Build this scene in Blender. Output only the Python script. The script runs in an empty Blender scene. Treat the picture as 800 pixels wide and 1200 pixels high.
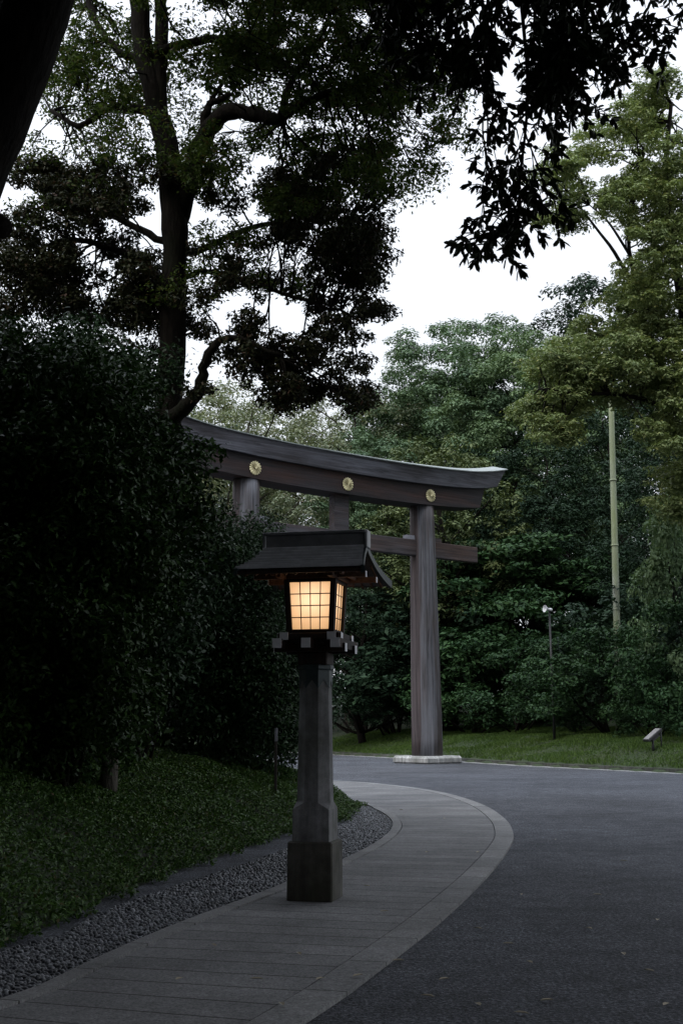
import bpy, math, random
import numpy as np
from mathutils import Vector

sc = bpy.context.scene
COL = sc.collection
R = math.radians
rng = np.random.default_rng(7)
random.seed(7)

# ------------------------------------------------------------------ camera
F_PX, CAM_Z, PITCH = 1450.0, 1.51, R(9.78)
cam_d = bpy.data.cameras.new('camera')
cam_d.sensor_fit = 'VERTICAL'
cam_d.sensor_height = 36.0
cam_d.sensor_width = 24.0
cam_d.lens = F_PX / 1200 * 36
cam_d.clip_start = 0.1
cam_d.clip_end = 3000
cam = bpy.data.objects.new('camera', cam_d)
COL.objects.link(cam)
cam.location = (0, 0, CAM_Z)
cam.rotation_euler = (math.pi / 2 + PITCH, 0, 0)
sc.camera = cam
CP, SP = math.cos(PITCH), math.sin(PITCH)

def ray(px, py):
    u, v = (px - 400) / F_PX, (600 - py) / F_PX
    return np.array([u, CP - v * SP, SP + v * CP])

def at(px, py, D):
    """point of the world seen at photo pixel (px,py), at D metres ahead"""
    d = ray(px, py)
    return np.array([0, 0, CAM_Z]) + d * (D / d[1])

def gnd(px, py, z=0.0):
    d = ray(px, py)
    t = (z - CAM_Z) / d[2]
    return np.array([0, 0, CAM_Z]) + d * t

# ------------------------------------------------------------------ helpers
def tag(o, label=None, cat=None, group=None, kind=None):
    if label: o['label'] = label
    if cat: o['category'] = cat
    if group: o['group'] = group
    if kind: o['kind'] = kind
    return o

def empty(name, loc=(0, 0, 0), rotz=0.0):
    o = bpy.data.objects.new(name, None)
    o.empty_display_size = 0.3
    COL.objects.link(o)
    o.location = loc
    o.rotation_euler = (0, 0, rotz)
    return o

class MB:
    """collects geometry; build() links it as one mesh object"""
    def __init__(self):
        self.v, self.f, self.n, self.sm, self.uv = [], [], 0, [], {}

    def add(self, verts, faces, smooth=False):
        verts = np.asarray(verts, dtype=np.float64).reshape(-1, 3)
        base = self.n
        self.v.append(verts)
        for f in faces:
            self.f.append([base + i for i in f])
            self.sm.append(smooth)
        self.n += len(verts)
        return self

    def box(self, c, s, rot=None, taper=1.0, bev=0.0):
        x, y, z = np.array(s) / 2.0
        if bev <= 0:
            p = []
            for dz, k in ((-z, 1.0), (z, taper)):
                for a, b in ((-x, -y), (x, -y), (x, y), (-x, y)):
                    p.append((a * k, b * k, dz))
            fc = [(3, 2, 1, 0), (4, 5, 6, 7), (0, 1, 5, 4), (1, 2, 6, 5), (2, 3, 7, 6), (3, 0, 4, 7)]
        else:
            b = bev
            p, fc = [], []
            def ring(xx, yy, zz, k, cut):
                return [(-(xx - cut) * k, -yy * k, zz), ((xx - cut) * k, -yy * k, zz), (xx * k, -(yy - cut) * k, zz), (xx * k, (yy - cut) * k, zz),
                        ((xx - cut) * k, yy * k, zz), (-(xx - cut) * k, yy * k, zz), (-xx * k, (yy - cut) * k, zz), (-xx * k, -(yy - cut) * k, zz)]
            rs = [ring(x - b, y - b, -z, 1, b * .3), ring(x, y, -z + b, 1, b), ring(x, y, z - b, taper, b), ring(x - b, y - b, z, taper, b * .3)]
            for r_ in rs: p += r_
            for k in range(3):
                for i in range(8):
                    j = (i + 1) % 8
                    fc.append((k * 8 + i, k * 8 + j, k * 8 + 8 + j, k * 8 + 8 + i))
            fc.append(tuple(range(7, -1, -1)))
            fc.append(tuple(range(24, 32)))
        p = np.array(p)
        if rot is not None:
            p = p @ np.array(rot).T
        return self.add(p + np.array(c), fc)

    def tube(self, pts, rad, sides=8, cap=True, smooth=True):
        pts = np.asarray(pts, float)
        n = len(pts)
        rad = np.broadcast_to(np.asarray(rad, float), (n,))
        tang = np.gradient(pts, axis=0)
        tang /= np.linalg.norm(tang, axis=1)[:, None] + 1e-9
        ref = np.array([0.13, 0.97, 0.2]) if abs(tang[0][1]) < 0.8 else np.array([0.97, 0.1, 0.2])
        vs = []
        a = np.linspace(0, 2 * math.pi, sides, endpoint=False)
        u = None
        for i in range(n):
            t = tang[i]
            if u is None:
                u = np.cross(ref, t)
            else:
                u = u - t * np.dot(u, t)
            u = u / (np.linalg.norm(u) + 1e-9)
            w = np.cross(t, u)
            vs.append(pts[i] + rad[i] * (np.cos(a)[:, None] * u + np.sin(a)[:, None] * w))
        fc = []
        for i in range(n - 1):
            for k in range(sides):
                k2 = (k + 1) % sides
                fc.append((i * sides + k, i * sides + k2, (i + 1) * sides + k2, (i + 1) * sides + k))
        if cap:
            fc.append(tuple(range(sides - 1, -1, -1)))
            fc.append(tuple(range((n - 1) * sides, n * sides)))
        return self.add(np.concatenate(vs), fc, smooth)

    def build(self, name, m, parent=None, loc=(0, 0, 0)):
        me = bpy.data.meshes.new(name)
        V = np.concatenate(self.v)
        me.from_pydata(V.tolist(), [], self.f)
        me.polygons.foreach_set('use_smooth', self.sm)
        me.materials.append(m)
        me.update()
        o = bpy.data.objects.new(name, me)
        COL.objects.link(o)
        o.location = loc
        if parent is not None: o.parent = parent
        return o

def fast_mesh(name, V, k, m, smooth=False):
    """V: (n*k,3) array; faces are consecutive runs of k vertices"""
    me = bpy.data.meshes.new(name)
    nv = len(V)
    nf = nv // k
    me.vertices.add(nv)
    me.vertices.foreach_set('co', np.ascontiguousarray(V, dtype=np.float32).ravel())
    me.loops.add(nv)
    me.loops.foreach_set('vertex_index', np.arange(nv, dtype=np.int32))
    me.polygons.add(nf)
    me.polygons.foreach_set('loop_start', np.arange(0, nv, k, dtype=np.int32))
    me.update(calc_edges=True)
    me.materials.append(m)
    return me

def idx_mesh(name, V, F, m, smooth=False, uv=None):
    """V (n,3), F (m,k) int"""
    me = bpy.data.meshes.new(name)
    k = F.shape[1]
    me.vertices.add(len(V))
    me.vertices.foreach_set('co', np.ascontiguousarray(V, dtype=np.float32).ravel())
    me.loops.add(F.size)
    me.loops.foreach_set('vertex_index', F.astype(np.int32).ravel())
    me.polygons.add(len(F))
    me.polygons.foreach_set('loop_start', np.arange(0, F.size, k, dtype=np.int32))
    me.polygons.foreach_set('use_smooth', np.full(len(F), smooth))
    if uv is not None:
        l = me.uv_layers.new(name='UVMap')
        l.data.foreach_set('uv', uv[F.ravel()].astype(np.float32).ravel())
    me.update(calc_edges=True)
    me.materials.append(m)
    return me

def link(name, me, parent=None, loc=(0, 0, 0)):
    o = bpy.data.objects.new(name, me)
    COL.objects.link(o)
    o.location = loc
    if parent is not None: o.parent = parent
    return o

def spline(pts, n):
    """Catmull-Rom resample"""
    P = np.asarray(pts, float)
    P = np.vstack([2 * P[0] - P[1], P, 2 * P[-1] - P[-2]])
    out = []
    segs = len(P) - 3
    for t in np.linspace(0, segs - 1e-6, n):
        i = int(t); u = t - i
        a, b, c, d = P[i:i + 4]
        out.append(0.5 * ((2 * b) + (-a + c) * u + (2 * a - 5 * b + 4 * c - d) * u * u + (-a + 3 * b - 3 * c + d) * u ** 3))
    return np.array(out)

# ------------------------------------------------------------------ materials
def nodes(name):
    m = bpy.data.materials.new(name)
    m.use_nodes = True
    nt = m.node_tree
    b = nt.nodes['Principled BSDF']
    return m, nt, b

def N(nt, t, **kw):
    n = nt.nodes.new(t)
    for k, v in kw.items():
        if k in n.inputs.keys(): n.inputs[k].default_value = v
        else: setattr(n, k, v)
    return n

def ramp(nt, fac, stops):
    r = nt.nodes.new('ShaderNodeValToRGB')
    e = r.color_ramp.elements
    while len(e) < len(stops): e.new(0.5)
    for i, (p, c) in enumerate(stops):
        e[i].position = p
        e[i].color = (c[0], c[1], c[2], 1) if hasattr(c, '__len__') else (c, c, c, 1)
    nt.links.new(fac, r.inputs['Fac'])
    return r.outputs['Color']

def coords(nt, scale=(1, 1, 1), kind='Object'):
    tc = nt.nodes.new('ShaderNodeTexCoord')
    mp = nt.nodes.new('ShaderNodeMapping')
    mp.inputs['Scale'].default_value = scale
    nt.links.new(tc.outputs[kind], mp.inputs['Vector'])
    return mp.outputs['Vector']

def noise(nt, vec, scale, detail=6, rough=0.6):
    n = N(nt, 'ShaderNodeTexNoise', Scale=scale, Detail=detail, Roughness=rough)
    nt.links.new(vec, n.inputs['Vector'])
    return n.outputs['Fac']

def mix(nt, fac, a, b, mode='MIX'):
    n = nt.nodes.new('ShaderNodeMix')
    n.data_type = 'RGBA'
    n.blend_type = mode
    if isinstance(fac, float): n.inputs[0].default_value = fac
    else: nt.links.new(fac, n.inputs[0])
    for s, x in ((6, a), (7, b)):
        if isinstance(x, tuple): n.inputs[s].default_value = (*x, 1)
        else: nt.links.new(x, n.inputs[s])
    return n.outputs[2]

def bump(nt, b, h, strength=0.4, dist=0.02):
    n = N(nt, 'ShaderNodeBump', Strength=strength, Distance=dist)
    nt.links.new(h, n.inputs['Height'])
    nt.links.new(n.outputs['Normal'], b.inputs['Normal'])

def mat_leaf(name, dark, lite, rough=0.5, spec=0.35, transl=0.2, odd=None, odd_amt=0.0):
    m, nt, b = nodes(name)
    g = nt.nodes.new('ShaderNodeNewGeometry')
    stops = [(0.0, dark), (0.8 - odd_amt, lite)]
    if odd is not None:
        stops += [(1.0 - odd_amt, lite), (1.0, odd)]
    c = ramp(nt, g.outputs['Random Per Island'], stops)
    n = noise(nt, coords(nt), 0.35, 3)
    c2 = mix(nt, ramp(nt, n, [(0.3, 0.0), (0.7, 1.0)]), c, (1.0, 0.95, 0.75), 'MULTIPLY')
    nt.links.new(c2, b.inputs['Base Color'])
    b.inputs['Roughness'].default_value = rough
    b.inputs['Specular IOR Level'].default_value = spec
    if transl > 0:
        tr = nt.nodes.new('ShaderNodeBsdfTranslucent')
        c3 = mix(nt, 1.0, c2, (1.1, 1.15, 0.7), 'MULTIPLY')
        nt.links.new(c3, tr.inputs['Color'])
        ms = nt.nodes.new('ShaderNodeMixShader')
        ms.inputs[0].default_value = transl
        nt.links.new(b.outputs[0], ms.inputs[1])
        nt.links.new(tr.outputs[0], ms.inputs[2])
        nt.links.new(ms.outputs[0], nt.nodes['Material Output'].inputs['Surface'])
    return m

def mat_bark(name, a, c, sc_=1.0):
    m, nt, b = nodes(name)
    v = coords(nt, (9 * sc_, 9 * sc_, 1.6 * sc_))
    n1 = noise(nt, v, 1.6, 8, 0.65)
    n2 = noise(nt, coords(nt), 0.8, 4)
    col = ramp(nt, n1, [(0.3, a), (0.72, c)])
    col = mix(nt, ramp(nt, n2, [(0.5, 0.0), (0.68, 0.4)]), col, (0.012, 0.018, 0.008))
    nt.links.new(col, b.inputs['Base Color'])
    b.inputs['Roughness'].default_value = 0.9
    b.inputs['Specular IOR Level'].default_value = 0.08
    bump(nt, b, n1, 1.0, 0.06)
    return m

def mat_wood(name, grey, brown, axis='X', mixlo=0.4, mixhi=0.62, streak=1.0):
    m, nt, b = nodes(name)
    s = {'X': (0.25, 9, 9), 'Z': (9, 9, 0.25), 'Y': (9, 0.25, 9)}[axis]
    v = coords(nt, s)
    n1 = noise(nt, v, 1.5, 8, 0.7)
    s2 = {'X': (0.22, 1.4, 1.4), 'Z': (1.8, 1.8, 0.14), 'Y': (1.4, 0.22, 1.4)}[axis]
    n2 = noise(nt, coords(nt, s2), 1.0, 5, 0.6)
    base = mix(nt, ramp(nt, n2, [(mixlo, 0.0), (mixhi, 1.0)]), grey, brown)
    col = mix(nt, 1.0, base, ramp(nt, n1, [(0.3, 0.3), (0.7, 1.5)]), 'MULTIPLY')
    n3 = noise(nt, coords(nt, s2), 3.2, 4, 0.6)
    col = mix(nt, ramp(nt, n3, [(0.56, 0.0), (0.74, 0.75 * streak)]), col, (0.012, 0.011, 0.014))
    nt.links.new(col, b.inputs['Base Color'])
    b.inputs['Roughness'].default_value = 0.72
    b.inputs['Specular IOR Level'].default_value = 0.3
    bump(nt, b, n1, 0.5, 0.02)
    return m

def mat_stone(name, a, c, scale=6.0, rough=0.85, moss=None, bmp=0.35, speck=180):
    m, nt, b = nodes(name)
    v = coords(nt)
    n1 = noise(nt, v, scale, 8, 0.65)
    n2 = noise(nt, v, speck, 3, 0.7)
    n3 = noise(nt, v, scale * 0.35, 4)
    col = ramp(nt, n1, [(0.3, a), (0.7, c)])
    col = mix(nt, 1.0, col, ramp(nt, n2, [(0.3, 0.65), (0.7, 1.3)]), 'MULTIPLY')
    if moss:
        col = mix(nt, ramp(nt, n3, [(0.42, 0.0), (0.62, 0.85)]), col, moss)
    n4 = noise(nt, coords(nt, (7, 7, .7)), 1.6, 6)
    col = mix(nt, 1.0, col, ramp(nt, n4, [(0.35, 0.62), (0.6, 1.12)]), 'MULTIPLY')
    nt.links.new(col, b.inputs['Base Color'])
    b.inputs['Roughness'].default_value = rough
    bump(nt, b, n2, bmp, 0.004)
    return m

def mat_plain(name, c, rough=0.6, metal=0.0, var=0.25, scale=12.0):
    m, nt, b = nodes(name)
    n1 = noise(nt, coords(nt), scale, 6)
    col = ramp(nt, n1, [(0.25, tuple(x * (1 - var) for x in c)), (0.75, tuple(x * (1 + var) for x in c))])
    nt.links.new(col, b.inputs['Base Color'])
    b.inputs['Roughness'].default_value = rough
    b.inputs['Metallic'].default_value = metal
    bump(nt, b, n1, 0.15, 0.01)
    return m

M = {}
M['bark'] = mat_bark('bark', (0.003, 0.0026, 0.0022), (0.018, 0.015, 0.012))
M['bark_pale'] = mat_bark('pale_bark', (0.03, 0.027, 0.022), (0.11, 0.10, 0.085))
M['twig'] = mat_plain('twig', (0.03, 0.025, 0.02), 0.9)
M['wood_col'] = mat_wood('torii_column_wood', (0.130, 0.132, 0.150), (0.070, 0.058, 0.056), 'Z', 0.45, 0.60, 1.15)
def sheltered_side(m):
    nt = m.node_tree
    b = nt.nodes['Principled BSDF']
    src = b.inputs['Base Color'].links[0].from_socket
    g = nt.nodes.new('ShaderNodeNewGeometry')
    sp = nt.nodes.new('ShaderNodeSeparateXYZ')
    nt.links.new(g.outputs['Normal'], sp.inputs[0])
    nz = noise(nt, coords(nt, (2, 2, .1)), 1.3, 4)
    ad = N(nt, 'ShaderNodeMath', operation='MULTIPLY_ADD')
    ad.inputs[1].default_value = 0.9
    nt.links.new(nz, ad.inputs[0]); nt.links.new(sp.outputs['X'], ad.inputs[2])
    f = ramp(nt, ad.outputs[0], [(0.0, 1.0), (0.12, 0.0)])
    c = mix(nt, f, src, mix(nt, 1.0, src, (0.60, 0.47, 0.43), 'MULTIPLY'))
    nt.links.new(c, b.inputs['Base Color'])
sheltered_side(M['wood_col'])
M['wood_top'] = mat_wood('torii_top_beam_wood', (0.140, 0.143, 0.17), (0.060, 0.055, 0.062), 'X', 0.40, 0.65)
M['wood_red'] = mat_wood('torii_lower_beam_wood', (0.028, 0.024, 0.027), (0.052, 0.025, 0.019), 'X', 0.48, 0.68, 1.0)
M['wood_nuki'] = mat_wood('torii_tie_beam_wood', (0.070, 0.066, 0.075), (0.070, 0.045, 0.038), 'X', 0.4, 0.66, 0.7)
M['wood_wedge'] = mat_plain('pale_weathered_wedge', (0.22, 0.22, 0.25), 0.8)
M['copper_cap'] = mat_plain('pale_copper_sheet', (0.20, 0.225, 0.22), 0.5, 0.0, 0.3, 4)
M['gold'] = mat_plain('gilt_metal', (0.74, 0.66, 0.40), 0.42, 0.6, 0.15, 9)
M['plinth'] = mat_stone('white_granite', (0.36, 0.36, 0.355), (0.52, 0.52, 0.515), 2.5, 0.8, (0.20, 0.20, 0.185))
M['lantern_wood'] = mat_wood('dark_lantern_wood', (0.012, 0.009, 0.008), (0.026, 0.013, 0.009), 'Z', 0.4, 0.6, 0.4)
M['lantern_copper'] = mat_plain('dark_copper_sheet', (0.20, 0.205, 0.215), 0.5, 0.1, 0.3, 7)
M['copper_green'] = mat_plain('verdigris_copper', (0.020, 0.034, 0.035), 0.55, 0.1, 0.4, 14)
M['white_end'] = mat_plain('white_painted_beam_end', (0.66, 0.66, 0.69), 0.7, 0, 0.12)
M['post_stone'] = mat_stone('weathered_granite_post', (0.11, 0.11, 0.112), (0.27, 0.27, 0.28), 5.0, 0.9, (0.06, 0.062, 0.05))
M['base_stone'] = mat_stone('mossy_granite_base', (0.035, 0.033, 0.027), (0.11, 0.105, 0.09), 5.0, 0.9, (0.028, 0.028, 0.018))

M['eave_wood'] = mat_wood('reddish_glow_eave_wood', (0.10, 0.055, 0.034), (0.15, 0.070, 0.038), 'Y', 0.4, 0.6, 0.4)  # reddish wood, with the lamp's warm glow under the eaves painted in
# paper lit from inside by the bulb
def mat_paper():
    m, nt, b = nodes('lamplit_paper')
    tr = nt.nodes.new('ShaderNodeBsdfTranslucent')
    n1 = noise(nt, coords(nt, (60, 60, 8)), 1.0, 5)
    c = ramp(nt, n1, [(0.2, (0.86, 0.78, 0.64)), (0.8, (0.95, 0.88, 0.74))])
    nt.links.new(c, tr.inputs['Color'])
    em = N(nt, 'ShaderNodeEmission', Strength=0.40)
    em.inputs['Color'].default_value = (1.0, 0.50, 0.17, 1)
    ad = nt.nodes.new('ShaderNodeAddShader')
    nt.links.new(tr.outputs[0], ad.inputs[0])
    nt.links.new(em.outputs[0], ad.inputs[1])
    nt.links.new(ad.outputs[0], nt.nodes['Material Output'].inputs['Surface'])
    return m
M['paper'] = mat_paper()

def mat_road():
    m, nt, b = nodes('gravelly_asphalt')
    v = coords(nt)
    n1 = noise(nt, v, 34, 6, 0.85)
    n2 = noise(nt, v, 0.30, 6, 0.65)
    n3 = noise(nt, v, 3.5, 8, 0.85)
    vo = N(nt, 'ShaderNodeTexVoronoi', Scale=60.0)
    nt.links.new(v, vo.inputs['Vector'])
    col = ramp(nt, n1, [(0.38, (0.010, 0.011, 0.013)), (0.50, (0.060, 0.064, 0.076)), (0.64, (0.24, 0.25, 0.285))])
    col = mix(nt, 1.0, col, ramp(nt, n2, [(0.35, 0.65), (0.65, 1.2)]), 'MULTIPLY')
    col = mix(nt, 1.0, col, ramp(nt, n3, [(0.32, 0.4), (0.68, 1.5)]), 'MULTIPLY')
    nt.links.new(col, b.inputs['Base Color'])
    b.inputs['Roughness'].default_value = 0.9
    b.inputs['Specular IOR Level'].default_value = 0.25
    ad = N(nt, 'ShaderNodeMath', operation='ADD')
    nt.links.new(vo.outputs['Distance'], ad.inputs[0]); nt.links.new(n1, ad.inputs[1])
    bump(nt, b, ad.outputs[0], 0.9, 0.012)
    return m
M['road'] = mat_road()

def mat_path(name, shift_x=0.0, a=(0.12, 0.12, 0.124), c=(0.215, 0.216, 0.222), row=0.36, bw=60.0, off=0.0):
    m, nt, b = nodes(name)
    v = coords(nt)
    n1 = noise(nt, v, 60, 4, 0.8)
    n2 = noise(nt, v, 0.9, 6, 0.65)
    n3 = noise(nt, v, 14, 5, 0.7)
    col = ramp(nt, n2, [(0.3, a), (0.7, c)])
    col = mix(nt, 1.0, col, ramp(nt, n1, [(0.35, 0.5), (0.65, 1.5)]), 'MULTIPLY')
    col = mix(nt, 1.0, col, ramp(nt, n3, [(0.3, 0.8), (0.7, 1.15)]), 'MULTIPLY')
    uv = coords(nt, (1, 1, 1), 'UV')
    uv.node.inputs['Location'].default_value = (shift_x, 0, 0)
    br = N(nt, 'ShaderNodeTexBrick', Scale=1.0)
    br.offset = off
    br.inputs['Mortar Size'].default_value = 0.009
    br.inputs['Mortar Smooth'].default_value = 0.2
    br.inputs['Brick Width'].default_value = bw
    br.inputs['Row Height'].default_value = row
    br.inputs['Color1'].default_value = (0.82, 0.82, 0.82, 1)
    br.inputs['Color2'].default_value = (1.12, 1.11, 1.09, 1)
    br.inputs['Mortar'].default_value = (0.18, 0.17, 0.16, 1)
    nt.links.new(uv, br.inputs['Vector'])
    col = mix(nt, 1.0, col, br.outputs['Color'], 'MULTIPLY')
    nt.links.new(col, b.inputs['Base Color'])
    b.inputs['Roughness'].default_value = 0.85
    b.inputs['Specular IOR Level'].default_value = 0.25
    bump(nt, b, n1, 0.5, 0.004)
    return m
M['path'] = mat_path('granite_paving', shift_x=12.0)
M['path_edge'] = mat_path('granite_kerb', a=(0.15, 0.15, 0.152), c=(0.25, 0.25, 0.254), shift_x=12.0, row=0.92, bw=60.0)

M['soil'] = mat_stone('dark_soil', (0.012, 0.011, 0.010), (0.04, 0.035, 0.03), 3.0, 0.95, None, 0.8, 60)
M['gutter'] = mat_stone('gutter_concrete', (0.012, 0.012, 0.013), (0.030, 0.030, 0.032), 4.0, 0.9)
M['mound'] = mat_stone('mound_soil', (0.010, 0.013, 0.007), (0.03, 0.034, 0.018), 2.0, 0.95, (0.02, 0.035, 0.012), 0.8, 60)
M['turf'] = mat_stone('turf_soil', (0.018, 0.030, 0.010), (0.036, 0.060, 0.02), 2.0, 0.95, (0.03, 0.04, 0.015), 0.8, 60)
M['kerb_dark'] = mat_stone('dark_mossy_kerb', (0.04, 0.042, 0.036), (0.10, 0.10, 0.09), 3.0, 0.9, (0.03, 0.035, 0.02))
M['kerb_pale'] = mat_stone('pale_drain_stone', (0.24, 0.24, 0.24), (0.36, 0.36, 0.36), 3.0, 0.9)

def mat_pebble():
    m, nt, b = nodes('grey_pebble')
    g = nt.nodes.new('ShaderNodeNewGeometry')
    c = ramp(nt, g.outputs['Random Per Island'], [(0.0, (0.02, 0.022, 0.027)), (0.6, (0.06, 0.064, 0.076)), (1.0, (0.22, 0.23, 0.25))])
    nt.links.new(c, b.inputs['Base Color'])
    b.inputs['Roughness'].default_value = 0.42
    return m
M['pebble'] = mat_pebble()

# foliage
L = {}
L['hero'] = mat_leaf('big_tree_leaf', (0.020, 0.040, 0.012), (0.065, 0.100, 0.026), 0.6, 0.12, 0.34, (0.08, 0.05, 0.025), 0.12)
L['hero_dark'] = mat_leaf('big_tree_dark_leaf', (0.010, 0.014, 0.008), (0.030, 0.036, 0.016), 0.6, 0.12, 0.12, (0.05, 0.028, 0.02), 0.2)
L['branch'] = mat_leaf('overhanging_leaf', (0.012, 0.018, 0.009), (0.024, 0.036, 0.016), 0.5, 0.15, 0.05)
L['shrub'] = mat_leaf('glossy_shrub_leaf', (0.008, 0.024, 0.006), (0.030, 0.068, 0.016), 0.42, 0.13, 0.06)
L['shrub2'] = mat_leaf('camellia_leaf', (0.009, 0.024, 0.011), (0.028, 0.060, 0.026), 0.42, 0.13, 0.06)
L['camphor'] = mat_leaf('camphor_leaf', (0.050, 0.094, 0.056), (0.125, 0.190, 0.118), 0.6, 0.15, 0.15)
L['camphor_lite'] = mat_leaf('light_camphor_leaf', (0.072, 0.125, 0.066), (0.155, 0.225, 0.128), 0.6, 0.15, 0.15)
L['pale'] = mat_leaf('pale_grey_green_leaf', (0.100, 0.130, 0.085), (0.185, 0.215, 0.145), 0.6, 0.2, 0.2, (0.17, 0.14, 0.10), 0.12)
L['olive_dim'] = mat_leaf('dim_olive_leaf', (0.050, 0.072, 0.030), (0.110, 0.140, 0.066), 0.6, 0.12, 0.12)
L['olive'] = mat_leaf('olive_leaf', (0.092, 0.132, 0.056), (0.200, 0.250, 0.120), 0.55, 0.2, 0.25, (0.25, 0.25, 0.10), 0.1)
L['dark'] = mat_leaf('dark_evergreen_leaf', (0.007, 0.019, 0.012), (0.024, 0.048, 0.028), 0.6, 0.10, 0.08)
L['under'] = mat_leaf('undergrowth_leaf', (0.010, 0.030, 0.013), (0.034, 0.075, 0.030), 0.55, 0.12, 0.10)
L['cover'] = mat_leaf('ground_cover_leaf', (0.018, 0.050, 0.010), (0.064, 0.130, 0.026), 0.5, 0.25, 0.15, (0.10, 0.075, 0.04), 0.06)
L['grass'] = mat_leaf('bank_grass_blade', (0.034, 0.070, 0.016), (0.085, 0.140, 0.038), 0.6, 0.12, 0.2)

# ------------------------------------------------------------------ foliage
def unit(a):
    return a / (np.linalg.norm(a, axis=-1, keepdims=True) + 1e-9)

def leaf_quads(C, Nrm, size, aspect=0.45, droop=0.0, g=rng):
    """folded rhombic leaves: (n*4,3) vertices"""
    n = len(C)
    r = g.normal(size=(n, 3))
    T = unit(np.cross(Nrm, r))
    if droop:
        T = unit(T + np.array([0, 0, -droop]))
    B = unit(np.cross(Nrm, T))
    s = (size * g.uniform(0.65, 1.3, n))[:, None]
    up = unit(np.cross(T, B))
    V = np.empty((n, 4, 3))
    V[:, 0] = C - T * s * 0.5
    V[:, 1] = C + B * s * aspect * 0.5 + up * s * 0.10 - T * s * 0.05
    V[:, 2] = C + T * s * 0.5
    V[:, 3] = C - B * s * aspect * 0.5 + up * s * 0.10 - T * s * 0.05
    return V.reshape(-1, 3)

def puffs_to_leaves(PC, PR, size, cover=1.0, flat=0.75, upb=0.55, shell=0.45, aspect=0.45, droop=0.0, under=0.45, g=rng, nrand=0.45):
    """leaves through the shells of many small puffs"""
    PC, PR = np.asarray(PC), np.asarray(PR)
    cnt = np.maximum(8, (cover * 16 * PR ** 2 / size ** 2)).astype(int)
    idx = np.repeat(np.arange(len(PC)), cnt)
    n = len(idx)
    d = unit(g.normal(size=(n, 3)))
    flip = (d[:, 2] < -0.1) & (g.uniform(size=n) > under)
    d[flip, 2] *= -1
    rr = PR[idx] * (shell + (1 - shell) * np.sqrt(g.uniform(size=n)))
    rr *= 1 + 0.25 * g.normal(size=n) * 0.6
    p = PC[idx] + d * rr[:, None] * np.array([1, 1, flat])
    nr = unit(d * 0.6 + np.array([0, 0, upb]) + g.normal(size=(n, 3)) * nrand)
    return leaf_quads(p, nr, size, aspect, droop, g)

def sub_puffs(c, r, k, g, flat=0.75, sr=(0.38, 0.6)):
    d = unit(g.normal(size=(k, 3)))
    rad = r * (0.45 + 0.5 * g.uniform(size=k))
    P = np.asarray(c) + d * rad[:, None] * np.array([1, 1, flat])
    return P, r * g.uniform(sr[0], sr[1], k)

def make_crown(clumps, size, cover, k=7, flat=0.75, g=rng, sr=(0.38, 0.6), **kw):
    PC, PR = [], []
    for c, r in clumps:
        p, q = sub_puffs(c, r, k, g, flat, sr)
        PC.append(p); PR.append(q)
    return puffs_to_leaves(np.concatenate(PC), np.concatenate(PR), size, cover, flat, g=g, **kw)

def limb(mb, a, b, r0, r1, g, sag=0.0, sides=6, n=7, wob=0.06):
    a, b = np.asarray(a, float), np.asarray(b, float)
    Ln = np.linalg.norm(b - a)
    t = np.linspace(0, 1, n)[:, None]
    p = a + (b - a) * t
    p = p + g.normal(size=3) * wob * Ln * np.sin(t * math.pi) + g.normal(size=3) * wob * .6 * Ln * np.sin(t * 2 * math.pi)
    p[:, 2] += (np.sin(t[:, 0] * math.pi) * sag * Ln)
    mb.tube(p, np.linspace(r0, r1, n), sides, cap=False)
    return p

def proto_tree(seed, H, crown_lo, rx, leaf, mat, size, cover=0.8, n_cl=46, cl_r=(1.3, 2.2), flat=0.75, trunk_r=0.35, bark='bark',
               top_pow=2.2, k=10, lean=0.0, under=0.2, nrand=0.25, shell=0.66, sr=(.26, .42)):
    """trunk + crown mesh data with base at origin. crown is an egg-shaped gathering of clumps"""
    g = np.random.default_rng(seed)
    tm = MB()
    top = np.array([lean + g.normal() * 0.4, g.normal() * 0.4, H * 0.86])
    tp = spline([(0, 0, -1.0), (0, 0, 0.0), top * np.array([.3, .3, .33]) + g.normal(size=3) * [.3, .3, 0], top * .66 + g.normal(size=3) * [.4, .4, 0], top], 14)
    tm.tube(tp, np.linspace(trunk_r * 1.15, trunk_r * 0.15, 14), 9)
    clumps = []
    tries = 0
    ch = H - crown_lo
    while len(clumps) < n_cl and tries < 4000:
        tries += 1
        h = g.uniform(0, 1)
        # outline: widest around 40 % up, rounded at the top
        w = (1 - abs((h - 0.38) / 0.62) ** top_pow) if h > 0.38 else (0.55 + 0.45 * h / 0.38)
        w = max(w, 0.02) ** 0.6
        a = g.uniform(0, 2 * math.pi)
        rr = rx * w * (0.55 + 0.5 * math.sqrt(g.uniform()))
        r = g.uniform(*cl_r)
        c = np.array([top[0] * h + rr * math.cos(a), top[1] * h + rr * math.sin(a), crown_lo + ch * h - r * 0.5 * (h > .7)])
        if any(np.linalg.norm((c - q) * [1, 1, 1.3]) < 0.72 * (r + s) * 0.8 for q, s in clumps):
            continue
        clumps.append((c, r))
    for c, r in clumps[::2]:
        hh = max(crown_lo * 0.7, c[2] - 0.35 * math.hypot(c[0], c[1]) - 1.0)
        i = int(np.argmin(abs(tp[:, 2] - hh)))
        rad = trunk_r * (1.15 - tp[i][2] / H) * 0.4
        limb(tm, tp[i], c, max(rad, 0.05), 0.025, g, 0.06, 5, 6)
    tmesh = tm.build('trunk', M[bark]).data
    bpy.data.objects.remove(bpy.data.objects[-1]) if False else None
    V = make_crown(clumps, size, cover, k, flat, g, under=under, nrand=nrand, shell=shell, sr=sr)
    cmesh = fast_mesh('crown', V, 4, L[leaf])
    return tmesh, cmesh

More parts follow.
